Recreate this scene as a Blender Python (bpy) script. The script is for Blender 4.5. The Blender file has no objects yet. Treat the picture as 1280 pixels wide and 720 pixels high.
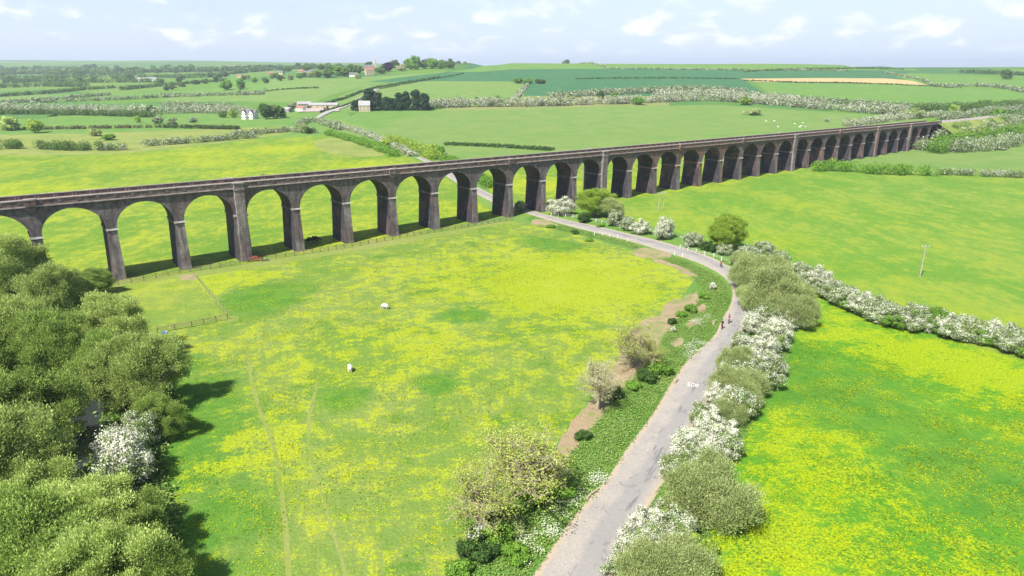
import bpy, math, random
import numpy as np
from mathutils import Vector, Matrix, geometry
R = math.radians
rng = np.random.default_rng(7)
random.seed(7)
scene = bpy.context.scene
COL = scene.collection

# ------------------------------------------------------------------ camera numbers
FPX, TH, H = 853.0, 0.3117, 46.53
CT, ST = math.cos(TH), math.sin(TH)

def ray(px, py):
    u = (px - 640) / FPX; v = (360 - py) / FPX
    return u, CT + v * ST, -ST + v * CT

def at(px, py, z=0.0):
    u, y, zz = ray(px, py)
    t = (z - H) / zz
    return u * t, y * t

# ------------------------------------------------------------------ terrain
YN = [-200, 450, 600, 800, 1000, 1300, 1600, 2200, 3200, 5200, 8000, 14000]
COLS = [
 (-.90, [0, 0, 0, 1, 4, 9, 14, 24, 46, 104, 80, 40]),
 (-.45, [0, 0, 0, 2, 7, 13, 20, 30, 50, 102, 80, 40]),
 (-.24, [0, 0, 1.5, 8, 17, 38, 44, 44, 52, 86, 60, 40]),
 (-.05, [0, 0, 1.5, 9, 21, 42, 60, 56, 50, 46, 40, 30]),
 (.35, [0, 0, 1.5, 9, 21, 40, 57, 54, 50, 46, 40, 30]),
 (.60, [0, 0, 1.5, 8, 18, 33, 46, 48, 49, 48, 40, 30]),
 (.95, [0, 0, 1.5, 8, 18, 32, 43, 48, 52, 56, 40, 30]),
]
def tz(X, Y):
    X = np.asarray(X, float); Y = np.asarray(Y, float)
    def prof(Yv):
        return [np.interp(Yv, YN, c[1]) for c in COLS]
    out = 0
    for f, w in ((.94, .25), (1, .5), (1.06, .25)):
        Yv = Y * f
        P = prof(Yv)
        t = X / np.maximum(Y, 300)
        z = np.where(t <= COLS[0][0], P[0], P[-1])
        for i in range(len(COLS) - 1):
            a, b = COLS[i][0], COLS[i + 1][0]
            k = np.clip((t - a) / (b - a), 0, 1); k = k * k * (3 - 2 * k)
            z = np.where((t > a) & (t <= b), P[i] * (1 - k) + P[i + 1] * k, z)
        out = out + w * z
    # long gentle swells far off
    far = np.clip((Y - 700) / 1500, 0, 1)
    out = out + far * 3.0 * np.sin(X / 310 + 1.3) * np.sin(Y / 420 + X / 900)
    return np.where(Y < 440, 0.0, out)

def G(px, py, ymax=2300):
    u, y, zz = ray(px, py)
    if zz >= -1e-4: t = ymax / y; return u * t, ymax, float(tz(u * t, ymax))
    t0 = -H / zz
    if t0 * y < 440: return u * t0, y * t0, 0.0
    Ys = np.concatenate([np.arange(400, 2500, 4.0), np.arange(2500, 9000, 15.0)])
    t = Ys / y
    d = H + zz * t - tz(u * t, Ys)
    i = np.argmax(d < 0)
    if d[i] >= 0 or Ys[i] > max(ymax, 10) and py > 86 and False: 
        tt = ymax / y; return u * tt, ymax, float(tz(u * tt, ymax))
    a, b = Ys[max(i - 1, 0)], Ys[i]
    da, db = d[max(i - 1, 0)], d[i]
    Yh = a + (b - a) * da / (da - db + 1e-9)
    tt = Yh / y
    return u * tt, Yh, float(tz(u * tt, Yh))

# ------------------------------------------------------------------ object helpers
def link(o, parent=None):
    COL.objects.link(o)
    if parent is not None: o.parent = parent
    return o
def tag(o, label=None, cat=None, group=None, kind=None):
    if label: o['label'] = label
    if cat: o['category'] = cat
    if group: o['group'] = group
    if kind: o['kind'] = kind
    return o
def thing(name, label, cat, loc=(0, 0, 0), rz=0, group=None):
    o = bpy.data.objects.new(name, None); link(o)
    o.empty_display_size = .5
    o.location = loc; o.rotation_euler = (0, 0, rz)
    return tag(o, label, cat, group)
def meshobj(name, me, parent=None):
    o = bpy.data.objects.new(name, me); return link(o, parent)
def npmesh(name, V, F, mats, midx=None, smooth=False):
    """V (n,3), F list/array of equal-size polys"""
    V = np.asarray(V, np.float32); F = np.asarray(F, np.int32)
    me = bpy.data.meshes.new(name)
    me.vertices.add(len(V)); me.vertices.foreach_set('co', V.ravel())
    k = F.shape[1]; n = len(F)
    me.loops.add(n * k); me.loops.foreach_set('vertex_index', F.ravel())
    me.polygons.add(n)
    me.polygons.foreach_set('loop_start', np.arange(0, n * k, k, dtype=np.int32))
    me.polygons.foreach_set('loop_total', np.full(n, k, np.int32))
    if midx is not None: me.polygons.foreach_set('material_index', np.asarray(midx, np.int32))
    if smooth: me.polygons.foreach_set('use_smooth', np.ones(n, bool))
    for m in (mats if isinstance(mats, (list, tuple)) else [mats]): me.materials.append(m)
    me.update(calc_edges=True); me.validate()
    return me
class MB:
    def __init__(s): s.v = []; s.f = []; s.m = []
    def poly(s, pts, m=0):
        n = len(s.v); s.v += [tuple(p) for p in pts]; s.f.append(tuple(range(n, n + len(pts)))); s.m.append(m)
    def box(s, x0, x1, y0, y1, z0, z1, m=0):
        n = len(s.v)
        s.v += [(x, y, z) for z in (z0, z1) for y in (y0, y1) for x in (x0, x1)]
        for q in ((0, 2, 3, 1), (4, 5, 7, 6), (0, 1, 5, 4), (2, 6, 7, 3), (0, 4, 6, 2), (1, 3, 7, 5)):
            s.f.append(tuple(n + i for i in q)); s.m.append(m)
    def frustum(s, b, t, z0, z1, m=0):   # b,t = (x0,x1,y0,y1)
        n = len(s.v)
        for (x0, x1, y0, y1), z in ((b, z0), (t, z1)):
            s.v += [(x0, y0, z), (x1, y0, z), (x0, y1, z), (x1, y1, z)]
        for q in ((0, 2, 3, 1), (4, 5, 7, 6), (0, 1, 5, 4), (2, 6, 7, 3), (0, 4, 6, 2), (1, 3, 7, 5)):
            s.f.append(tuple(n + i for i in q)); s.m.append(m)
    def tube(s, pts, rad, k=6, m=0, cap=True):
        pts = [Vector(p) for p in pts]; n0 = len(s.v)
        rad = rad if hasattr(rad, '__len__') else [rad] * len(pts)
        for i, p in enumerate(pts):
            d = (pts[min(i + 1, len(pts) - 1)] - pts[max(i - 1, 0)]).normalized()
            a = d.cross(Vector((0, 0, 1)) if abs(d.z) < .9 else Vector((1, 0, 0))).normalized(); b = d.cross(a)
            for j in range(k):
                w = 2 * math.pi * j / k
                s.v.append(tuple(p + (a * math.cos(w) + b * math.sin(w)) * rad[i]))
        for i in range(len(pts) - 1):
            for j in range(k):
                A = n0 + i * k + j; B = n0 + i * k + (j + 1) % k
                s.f.append((A, B, B + k, A + k)); s.m.append(m)
        if cap:
            s.f.append(tuple(n0 + j for j in range(k))[::-1]); s.m.append(m)
            e = n0 + (len(pts) - 1) * k
            s.f.append(tuple(e + j for j in range(k))); s.m.append(m)
    def mesh(s, name, mats, smooth=False):
        me = bpy.data.meshes.new(name); me.from_pydata(s.v, [], s.f)
        for m in (mats if isinstance(mats, (list, tuple)) else [mats]): me.materials.append(m)
        me.polygons.foreach_set('material_index', s.m)
        if smooth: me.polygons.foreach_set('use_smooth', [True] * len(s.f))
        me.update(); return me
    def build(s, name, mats, parent=None, smooth=False):
        return meshobj(name, s.mesh(name, mats, smooth), parent)

# ------------------------------------------------------------------ materials
class NT:
    def __init__(s, name):
        s.m = bpy.data.materials.new(name); s.m.use_nodes = True
        s.t = s.m.node_tree; s.t.nodes.clear()
        s.out = s.t.nodes.new('ShaderNodeOutputMaterial')
    def n(s, typ, **kw):
        nd = s.t.nodes.new(typ)
        for k, v in kw.items(): setattr(nd, k, v)
        return nd
    def l(s, a, b): s.t.links.new(a, b)
    def val(s, sock, v):
        if hasattr(v, 'is_output'): s.l(v, sock)
        else: sock.default_value = v
    def math(s, op, a, b=0.0, c=0.0, clamp=False):
        nd = s.n('ShaderNodeMath', operation=op); nd.use_clamp = clamp
        s.val(nd.inputs[0], a); s.val(nd.inputs[1], b)
        if op == 'MULTIPLY_ADD': s.val(nd.inputs[2], c)
        return nd.outputs[0]
    def mix(s, f, a, b, blend='MIX'):
        nd = s.n('ShaderNodeMix', data_type='RGBA', blend_type=blend)
        s.val(nd.inputs[0], f)
        for i, v in ((6, a), (7, b)):
            if isinstance(v, tuple) and len(v) == 3: v = (*v, 1)
            s.val(nd.inputs[i], v)
        return nd.outputs[2]
    def noise(s, scale, detail=3, rough=.55, vec=None, dist=0.0):
        nd = s.n('ShaderNodeTexNoise'); nd.inputs['Scale'].default_value = scale
        nd.inputs['Detail'].default_value = detail; nd.inputs['Roughness'].default_value = rough
        nd.inputs['Distortion'].default_value = dist
        if vec is not None: s.l(vec, nd.inputs['Vector'])
        return nd.outputs['Fac']
    def sstep(s, x, a, b):
        nd = s.n('ShaderNodeMapRange', interpolation_type='SMOOTHSTEP')
        s.val(nd.inputs[0], x); nd.inputs[1].default_value = a; nd.inputs[2].default_value = b
        return nd.outputs[0]
    def pos(s): return s.n('ShaderNodeNewGeometry').outputs['Position']
    def mapv(s, vec, sc=(1, 1, 1), rot=(0, 0, 0), loc=(0, 0, 0)):
        nd = s.n('ShaderNodeMapping'); s.l(vec, nd.inputs[0])
        nd.inputs['Scale'].default_value = sc; nd.inputs['Rotation'].default_value = rot; nd.inputs['Location'].default_value = loc
        return nd.outputs[0]
    def diffuse(s, col, rough=.95, normal=None, spec=.2, metal=0.0):
        b = s.n('ShaderNodeBsdfPrincipled'); 
        if isinstance(col, tuple): col = (*col[:3], 1)
        s.val(b.inputs['Base Color'], col); s.val(b.inputs['Roughness'], rough)
        b.inputs['Specular IOR Level'].default_value = spec; b.inputs['Metallic'].default_value = metal
        if normal is not None: s.l(normal, b.inputs['Normal'])
        s.l(b.outputs[0], s.out.inputs[0]); return s.m
    def bump(s, h, strength=.5, dist=.2):
        nd = s.n('ShaderNodeBump'); nd.inputs['Strength'].default_value = strength; nd.inputs['Distance'].default_value = dist
        s.l(h, nd.inputs['Height']); return nd.outputs[0]

def plain(name, col, rough=.8, var=.25, scale=3.0, metal=0.0, spec=.3):
    t = NT(name); n = t.noise(scale, 4, .6, t.n('ShaderNodeTexCoord').outputs['Object'])
    f = t.sstep(n, .3, .7)
    c = t.mix(f, tuple(x * (1 - var) for x in col), tuple(min(x * (1 + var), .95) for x in col))
    return t.diffuse(c, rough, metal=metal, spec=spec)
# ------------------------------------------------------------------ fields
YEL = (.285, .335, .001)
def meadow(name, ga, gb, dark, cover=0.0, fine=1.0, yel=YEL, darkamt=.5, soft=.09, seed=0.0, streak=0.0, dry=(.22, .24, .06), dryamt=.3, hot=(), lush=()):
    t = NT(name); p = t.mapv(t.pos(), loc=(seed, seed * .7, 0))
    pf = t.mapv(p, sc=(1, 1 - streak * .6, 1), rot=(0, 0, R(-12)))
    n0 = t.noise(.012, 3, .5, p); n1 = t.noise(.05, 4, .6, pf, .6); n2 = t.noise(.28, 4, .65, pf); n3 = t.noise(1.1, 4, .7, pf); n4 = t.noise(3.4, 3, .7, p)
    c = t.mix(t.sstep(n1, .38, .62), ga, gb)
    c = t.mix(t.math('MULTIPLY', t.sstep(t.math('ADD', t.math('MULTIPLY', n2, .6), t.math('MULTIPLY', n1, .4)), .44, .62), dryamt, clamp=True), c, dry)
    dk = t.sstep(t.math('ADD', t.math('MULTIPLY', t.noise(.09, 5, .65, t.mapv(p, loc=(70, 20, 0))), .65), t.math('MULTIPLY', n3, .35)), .53, .61)
    c = t.mix(t.math('MULTIPLY', dk, darkamt), c, dark)
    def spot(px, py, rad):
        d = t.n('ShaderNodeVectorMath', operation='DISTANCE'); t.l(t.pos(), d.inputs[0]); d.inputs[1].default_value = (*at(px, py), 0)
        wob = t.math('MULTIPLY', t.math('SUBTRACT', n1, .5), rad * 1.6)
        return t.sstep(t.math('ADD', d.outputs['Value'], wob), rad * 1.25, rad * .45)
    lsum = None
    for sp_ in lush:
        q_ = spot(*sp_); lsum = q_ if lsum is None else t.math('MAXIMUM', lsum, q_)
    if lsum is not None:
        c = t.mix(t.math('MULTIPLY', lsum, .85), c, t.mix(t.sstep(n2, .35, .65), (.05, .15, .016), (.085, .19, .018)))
    if cover > 0:
        s = t.math('ADD', t.math('MULTIPLY', n0, .16), t.math('MULTIPLY', n1, .20))
        s = t.math('ADD', s, t.math('MULTIPLY', n2, .32)); s = t.math('ADD', s, t.math('MULTIPLY', n3, .24)); s = t.math('ADD', s, t.math('MULTIPLY', n4, .13))
        if lsum is not None: s = t.math('SUBTRACT', s, t.math('MULTIPLY', lsum, .06))
        for hh in hot: s = t.math('ADD', s, t.math('MULTIPLY', spot(*hh[:3]), hh[3]))
        thr = .53 + .05 * (0.5 - cover) * 2.6
        ym = t.sstep(s, thr - soft, thr + soft)
        sp = t.sstep(n4, .42, .58)
        ym = t.math('MULTIPLY', ym, t.math('ADD', t.math('MULTIPLY', sp, .6), .3))
        c = t.mix(ym, c, yel)
    v = t.math('ADD', .62, t.math('ADD', t.math('MULTIPLY', n3, .42), t.math('MULTIPLY', n4, .36)))
    c = t.mix(1.0, c, t.n('ShaderNodeCombineColor').outputs[0], 'MULTIPLY') if False else c
    g = t.n('ShaderNodeVectorMath', operation='SCALE'); t.l(c, g.inputs[0]); t.l(v, g.inputs['Scale'])
    h = t.math('ADD', t.math('MULTIPLY', n3, 1.0), t.math('MULTIPLY', n4, .5))
    return t.diffuse(g.outputs[0], .9, t.bump(h, .9 * fine, .25), .1)

def farm(name):   # far patchwork of small fields with dark hedge lines between them
    t = NT(name); p = t.mapv(t.pos(), sc=(1, .62, 1), rot=(0, 0, R(20)))
    vo = t.n('ShaderNodeTexVoronoi', feature='F1', distance='CHEBYCHEV'); vo.inputs['Scale'].default_value = .0048; t.l(p, vo.inputs['Vector'])
    vo.inputs['Randomness'].default_value = .8
    sp = t.n('ShaderNodeSeparateColor'); t.l(vo.outputs['Color'], sp.inputs[0])
    cr = t.n('ShaderNodeValToRGB'); t.l(sp.outputs[0], cr.inputs[0]); cr.color_ramp.interpolation = 'CONSTANT'
    cs = [(0, (.085, .17, .03)), (.22, (.06, .15, .04)), (.4, (.12, .2, .04)), (.58, (.045, .12, .05)), (.72, (.1, .19, .03)), (.86, (.2, .2, .08)), (.93, (.07, .16, .03))]
    el = cr.color_ramp.elements
    while len(el) < len(cs): el.new(.5)
    for e, (q, c) in zip(el, cs): e.position = q; e.color = (*c, 1)
    n = t.noise(.02, 4, .6, t.pos()); n2 = t.noise(.15, 4, .7, t.pos())
    c = t.mix(t.sstep(n, .3, .7), cr.outputs[0], (.1, .18, .035)) 
    c2 = t.mix(.5, cr.outputs[0], c)
    c2 = t.mix(t.math('MULTIPLY', t.sstep(n2, .55, .7), .4), c2, (.04, .09, .02))
    return t.diffuse(c2, .95, spec=.05)

M = {}
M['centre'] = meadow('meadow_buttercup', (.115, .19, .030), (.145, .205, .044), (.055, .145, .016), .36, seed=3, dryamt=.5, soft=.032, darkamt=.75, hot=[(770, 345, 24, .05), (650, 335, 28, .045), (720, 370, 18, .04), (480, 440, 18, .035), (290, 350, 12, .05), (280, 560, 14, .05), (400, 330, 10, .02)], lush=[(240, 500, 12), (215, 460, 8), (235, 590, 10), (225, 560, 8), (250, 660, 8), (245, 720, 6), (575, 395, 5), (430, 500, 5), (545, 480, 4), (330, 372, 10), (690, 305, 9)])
M['paddock'] = meadow('paddock_grass', (.13, .20, .032), (.16, .215, .04), (.08, .17, .02), .26, seed=11, dryamt=.5)
M['right'] = meadow('meadow_right', (.092, .19, .022), (.115, .205, .026), (.075, .168, .024), .20, .4, (.21, .265, .006), .3, .08, 31, .8, dryamt=.4, hot=[(1080, 345, 12, .03), (1160, 375, 12, .03), (1250, 400, 12, .03), (830, 275, 20, .04), (960, 300, 16, .04)])
M['lower'] = meadow('meadow_lower', (.066, .19, .012), (.09, .21, .014), (.05, .155, .018), .36, seed=53, soft=.04, dryamt=.12, hot=[(1090, 432, 11, .045), (1180, 450, 11, .045), (1270, 480, 12, .045), (1020, 560, 12, .04), (1080, 660, 14, .045), (950, 690, 8, .05)], lush=[(1000, 480, 13), (1060, 500, 12), (1210, 580, 12)])
M['beyond'] = meadow('meadow_beyond', (.095, .18, .020), (.12, .195, .022), (.065, .155, .02), .32, .5, (.30, .33, .003), .4, .07, 77, .6, dryamt=.35, hot=[(200, 200, 45, .04), (360, 186, 30, .055), (300, 215, 22, .04), (440, 205, 16, .05), (50, 235, 25, .03), (560, 262, 18, .05), (660, 232, 25, .05)])
M['light'] = meadow('pasture_light', (.108, .19, .042), (.13, .20, .052), (.085, .165, .035), 0, .4, seed=5, darkamt=.4, dryamt=.2)
M['green'] = meadow('pasture_green', (.09, .185, .035), (.11, .20, .04), (.07, .155, .03), 0, .4, seed=15, darkamt=.4, dryamt=.15)
M['crop'] = meadow('wheat_crop', (.035, .115, .046), (.042, .125, .05), (.03, .1, .042), 0, .3, seed=25, darkamt=.25, dryamt=.08)
M['tan'] = meadow('stubble_field', (.40, .28, .13), (.44, .31, .15), (.33, .25, .12), 0, .3, seed=2, darkamt=.3, dryamt=0)
M['rough'] = meadow('rough_grass', (.15, .2, .045), (.2, .23, .06), (.08, .15, .03), 0, 1, seed=35, darkamt=.6, dryamt=.5)
M['verge'] = meadow('lush_verge', (.075, .18, .025), (.11, .21, .035), (.05, .13, .02), 0, 1.6, seed=45, darkamt=.7, dryamt=.25)
M['soil'] = meadow('bare_soil', (.26, .195, .12), (.30, .23, .145), (.20, .17, .09), 0, 1, seed=55, darkamt=.35, dry=(.13, .18, .045), dryamt=.75)
M['worn'] = meadow('worn_track', (.155, .205, .04), (.18, .22, .05), (.12, .19, .028), 0, .6, seed=65, darkamt=.4, dryamt=.7, dry=(.19, .205, .07))
M['lush'] = meadow('lush_meadow', (.06, .19, .012), (.085, .21, .015), (.045, .14, .012), .34, seed=95, dryamt=.1)
M['dark'] = meadow('rush_strip', (.055, .11, .02), (.07, .14, .025), (.04, .09, .02), 0, 1, seed=75, darkamt=.5, dryamt=.3, dry=(.14, .13, .06))
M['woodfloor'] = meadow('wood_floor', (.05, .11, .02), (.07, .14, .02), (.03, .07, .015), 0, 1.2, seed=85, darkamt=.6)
M['farm'] = farm('far_farmland')
MK = list(M)

# polygons in photo pixels, projected onto the terrain; later ones win
FIELDS = [
 ('green', [(-500, 150), (0, 150), (200, 143), (430, 135), (450, 160), (330, 174), (120, 194), (-500, 200)]),
 ('rough', [(-500, 172), (60, 168), (150, 166), (330, 158), (400, 160), (330, 172), (200, 188), (120, 194), (-500, 204)]),
 ('green', [(60, 142), (210, 140), (300, 147), (420, 148), (400, 157), (200, 156), (60, 160)]),
 ('light', [(205, 119), (330, 113), (400, 108), (440, 108), (392, 128), (330, 127), (200, 127)]),
 ('light', [(330, 106), (345, 97), (420, 98), (560, 90), (455, 108), (400, 122), (340, 118)]),
 ('light', [(-300, 118), (60, 118), (60, 125), (-300, 127)]),
 ('green', [(60, 118), (200, 116), (330, 105), (330, 112), (60, 128)]),
 ('crop', [(455, 103), (500, 97), (560, 90), (600, 84), (640, 80), (640, 79), (700, 79), (900, 81.5), (1000, 83), (1130, 85.5), (1138, 99), (928, 99), (962, 120), (640, 120), (560, 101)]),
 ('green', [(560, 90), (620, 82), (700, 80), (900, 82.5), (1000, 84.5), (1145, 86.2), (1145, 88), (1000, 87), (800, 86), (640, 86.5), (600, 90)]),
 ('light', [(400, 131), (455, 108), (500, 102), (560, 101.5), (655, 102), (655, 122), (640, 132), (540, 136), (440, 140)]),
 ('tan', [(925, 98.5), (1010, 97.5), (1105, 98), (1140, 101), (1162, 107), (1120, 105), (1030, 103), (945, 102.5)]),
 ('green', [(945, 103.5), (1030, 104), (1120, 106), (1170, 108), (1290, 114), (1600, 118), (1600, 140), (1280, 132), (1100, 130), (1000, 124), (965, 119)]),
 ('green', [(1140, 101), (1108, 92), (1160, 92), (1280, 101), (1600, 104), (1600, 112), (1290, 112), (1170, 107)]),
 ('light', [(425, 165), (400, 155), (430, 150), (448, 140), (640, 136), (800, 132), (900, 131), (1000, 138), (1130, 146), (1230, 150), (1100, 166), (900, 190), (660, 200), (600, 195), (520, 185), (470, 175)]),
 ('green', [(430, 152), (450, 140), (500, 137), (560, 136), (500, 147), (475, 162)]),
 ('light', [(558, 183), (640, 189.5), (740, 190.5), (740, 215), (560, 215), (535, 195)]),
 ('beyond', [(-900, 260), (-500, 207), (-100, 195), (120, 193.5), (200, 188), (330, 173), (420, 169), (470, 178), (500, 192), (540, 208), (556, 222), (590, 245), (625, 270), (560, 288), (380, 318), (-100, 420), (-900, 560)]),
 ('rough', [(395, 172), (440, 172), (470, 180), (495, 193), (440, 198), (390, 186)]),
 ('beyond', [(597, 215), (800, 188), (1000, 175), (1100, 166), (1100, 190), (780, 262), (680, 268), (645, 268), (612, 240)]),
 ('light', [(1040, 215), (1060, 200), (1180, 180), (1300, 178), (1500, 200), (1500, 232), (1280, 220)]),
 ('right', [(690, 266), (780, 248), (900, 233), (1010, 211), (1160, 215), (1280, 219), (1600, 232), (2300, 330), (2300, 720), (1290, 460), (1150, 416), (1040, 374), (960, 325), (830, 285), (740, 272)]),
 ('lower', [(960, 340), (1030, 372), (1150, 412), (1290, 455), (2300, 760), (2300, 1400), (700, 1400), (800, 720), (860, 640), (930, 520), (990, 420)]),
 ('centre', [(-200, 450), (150, 358), (330, 330), (480, 302), (640, 277), (690, 283), (745, 300), (800, 316), (850, 337), (868, 348), (850, 375), (800, 420), (750, 480), (700, 550), (640, 620), (590, 690), (540, 800), (500, 1400), (-200, 1400)]),
 ('worn', [(-50, 382), (120, 356), (230, 341), (320, 327), (430, 308), (540, 291), (640, 274), (640, 277), (545, 297), (430, 316), (330, 333), (250, 346), (130, 362), (-50, 392)]),
 ('paddock', [(110, 362), (240, 346), (285, 397), (205, 416), (150, 420)]),
 ('soil', [(222, 344), (243, 342), (248, 350), (228, 352)]),
 ('worn', [(243, 345), (247, 344), (288, 394), (284, 396)]),
 ('worn', [(276, 396), (296, 394), (300, 401), (280, 403)]),
 ('verge', [(600, 740), (585, 690), (640, 625), (690, 560), (728, 530), (755, 480), (800, 440), (840, 395), (868, 360), (876, 350), (850, 334), (800, 313), (740, 297), (665, 280), (655, 272), (668, 268), (705, 280), (785, 300), (858, 325), (900, 345), (914, 362), (914, 380), (893, 425), (850, 480), (825, 520), (790, 560), (745, 620), (715, 655), (665, 725), (640, 900), (560, 900)]),
 ('soil', [(868, 347), (820, 326), (800, 319), (806, 318), (850, 332), (874, 346)]),
 ('soil', [(690, 572), (700, 548), (716, 524), (742, 500), (778, 440), (790, 410), (812, 396), (830, 392), (832, 376), (862, 370), (876, 363), (870, 381), (848, 397), (830, 422), (806, 455), (776, 492), (742, 532), (718, 562), (700, 580)]),
 ('soil', [(838, 428), (852, 420), (858, 428), (845, 436)]),
 ('soil', [(852, 405), (868, 398), (876, 402), (862, 411)]),
 ('soil', [(868, 386), (880, 378), (886, 384), (874, 392)]),
 ('soil', [(786, 316), (800, 309), (822, 311), (845, 320), (830, 324), (800, 322)]),
 ('soil', [(662, 279), (670, 272), (690, 276), (700, 283), (680, 283)]),
 ('soil', [(590, 655), (604, 640), (622, 646), (615, 662), (598, 668)]),
 ('verge', [(760, 740), (772, 680), (800, 640), (840, 560), (880, 500), (905, 450), (925, 410), (936, 380), (936, 350), (905, 328), (860, 308), (800, 295), (705, 272), (700, 266), (760, 276), (850, 300), (930, 325), (1000, 360), (1000, 420), (945, 520), (905, 600), (880, 700), (860, 900), (700, 900)]),
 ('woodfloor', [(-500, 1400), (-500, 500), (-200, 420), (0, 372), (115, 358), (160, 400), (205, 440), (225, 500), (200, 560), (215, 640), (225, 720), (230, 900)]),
 ('worn', [(305, 430), (309, 430), (321, 500), (347, 560), (359, 640), (367, 760), (360, 760), (353, 640), (342, 562), (316, 500)]),
 ('worn', [(397, 470), (400, 470), (384, 540), (398, 600), (417, 660), (447, 760), (442, 760), (413, 660), (394, 602), (380, 540)]),
]
def inside(P, poly):
    x, y = P[:, 0], P[:, 1]; r = np.zeros(len(P), bool); n = len(poly)
    for i in range(n):
        x1, y1 = poly[i]; x2, y2 = poly[(i + 1) % n]
        if y1 == y2: continue
        c = ((y1 > y) != (y2 > y)) & (x < (x2 - x1) * (y - y1) / (y2 - y1) + x1)
        r ^= c
    return r
def dens(pts, closed=True, step=14):
    out = []; n = len(pts)
    for i in range(n if closed else n - 1):
        a, b = pts[i], pts[(i + 1) % n]; k = max(1, int(math.dist(a, b) / step))
        for j in range(k):
            q = j / k; out.append((a[0] + (b[0] - a[0]) * q, a[1] + (b[1] - a[1]) * q))
    if not closed: out.append(pts[-1])
    return out
def jit(poly, amt=.6):
    return [(x + amt * (.7 * math.sin(x * 1.3 + y * .7) + .6 * math.sin(x * .31 - y * .23) * (amt > 1)), y + amt * .5 * (.7 * math.sin(x * .9 - y * 1.7) + .8 * math.sin(x * .27 + y * .35) * (amt > 1))) for x, y in poly]
def chaikin(p, k=1):
    for _ in range(k):
        q = []
        for i in range(len(p)):
            a, b = p[i], p[(i + 1) % len(p)]
            q += [(a[0] * .75 + b[0] * .25, a[1] * .75 + b[1] * .25), (a[0] * .25 + b[0] * .75, a[1] * .25 + b[1] * .75)]
        p = q
    return p
WP = []
for key, poly in FIELDS:
    base = chaikin(poly, 2) if key in ('soil', 'rough') else chaikin(poly, 1) if key in ('verge', 'woodfloor', 'worn', 'lush') else poly
    w = [G(*p)[:2] for p in jit(dens(base, step=5 if key in ('soil', 'verge', 'lush') else 14), 2.2 if key in ('soil', 'verge', 'lush') else .3 if key == 'crop' else .9 if min(p[1] for p in poly) > 200 else .4)]
    WP.append((key, w))
verts = []; edges = []
Y = -150.0
while Y < 14000:
    S = abs(Y) + 260
    for t in np.linspace(-1.5, 1.5, 61): verts.append(Vector((t * S + rng.uniform(-1, 1) * .0, Y)))
    Y += max(9, (Y + 80) * .035)
for key, w in WP:
    n = len(verts); verts += [Vector(p) for p in w]
    edges += [(n + i, n + (i + 1) % len(w)) for i in range(len(w))]
cv, ce, cf, _, _, _ = geometry.delaunay_2d_cdt(verts, edges, [], 0, 1e-3)
cv = np.array([tuple(v) for v in cv]); cf = np.array([f for f in cf if len(f) == 3])
cen = cv[cf].mean(1); mi = np.full(len(cf), MK.index('farm'))
for key, w in WP: mi[inside(cen, w)] = MK.index(key)
# near default: pasture instead of patchwork
mi[(mi == MK.index('farm')) & (cen[:, 1] < 640)] = MK.index('green')
V3 = np.column_stack([cv, tz(cv[:, 0], cv[:, 1])])
a = V3[cf]; nz = np.cross(a[:, 1] - a[:, 0], a[:, 2] - a[:, 0])[:, 2]
cf[nz < 0] = cf[nz < 0][:, ::-1]
g = meshobj('ground', npmesh('ground', V3, cf, [M[k] for k in MK], mi)); g['kind'] = 'structure'

# ------------------------------------------------------------------ road
def catmull(p, k=6):
    out = []; P = [p[0]] + list(p) + [p[-1]]
    for i in range(1, len(P) - 2):
        a, b, c, d = (np.array(q, float) for q in P[i - 1:i + 3])
        for j in range(k):
            t = j / k
            out.append(tuple(.5 * ((2 * b) + (c - a) * t + (2 * a - 5 * b + 4 * c - d) * t * t + (3 * b - a - 3 * c + d) * t ** 3)))
    out.append(tuple(p[-1])); return out
def road_mat():
    t = NT('worn_asphalt'); uv = t.n('ShaderNodeUVMap').outputs[0]
    s = t.n('ShaderNodeSeparateXYZ'); t.l(uv, s.inputs[0]); u, v = s.outputs[0], s.outputs[1]
    p = t.pos(); n1 = t.noise(.25, 4, .6, p); n2 = t.noise(1.2, 4, .65, p); n3 = t.noise(6, 3, .7, p)
    lane = t.mapv(uv, sc=(5, .12, 1)); nl = t.noise(1.0, 4, .6, lane)
    c = t.mix(t.sstep(n3, .3, .7), (.24, .22, .19), (.33, .30, .262)); c = t.mix(t.math('MULTIPLY', t.sstep(n1, .4, .6), .4), c, (.215, .205, .19))
    # greyer tar in the driving line right of the middle
    w = t.math('ABSOLUTE', t.math('SUBTRACT', t.math('ADD', u, t.math('MULTIPLY', n1, .25)), .74))
    c = t.mix(t.math('MULTIPLY', t.sstep(w, .26, .10), .55), c, (.195, .19, .19))
    c = t.mix(t.math('MULTIPLY', t.sstep(nl, .56, .66), t.math('MULTIPLY', t.sstep(w, .3, .16), .85)), c, (.12, .12, .125))
    c = t.mix(t.math('MULTIPLY', t.sstep(t.math('ADD', t.math('MULTIPLY', n2, .6), t.math('MULTIPLY', n1, .4)), .56, .62), .75), c, (.16, .152, .145))
    # gritty margins
    e = t.math('ABSOLUTE', t.math('SUBTRACT', u, .5)); eg = t.math('ADD', e, t.math('MULTIPLY', n2, .30))
    c = t.mix(t.sstep(eg, .50, .60), c, (.33, .27, .20))
    c = t.mix(t.math('MULTIPLY', t.sstep(eg, .62, .66), .8), c, (.12, .14, .05))
    return t.diffuse(c, .9, t.bump(n3, .3, .03), .2)
RL = [(560, 860), (610, 790), (667, 718), (715, 648), (757, 600), (784, 560), (815, 518), (838, 480), (860, 450), (892, 420), (902, 400), (913, 380), (915, 362), (904, 346), (884, 334), (857, 323), (812, 309), (785, 301), (745, 291), (705, 281), (668, 270)]
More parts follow.
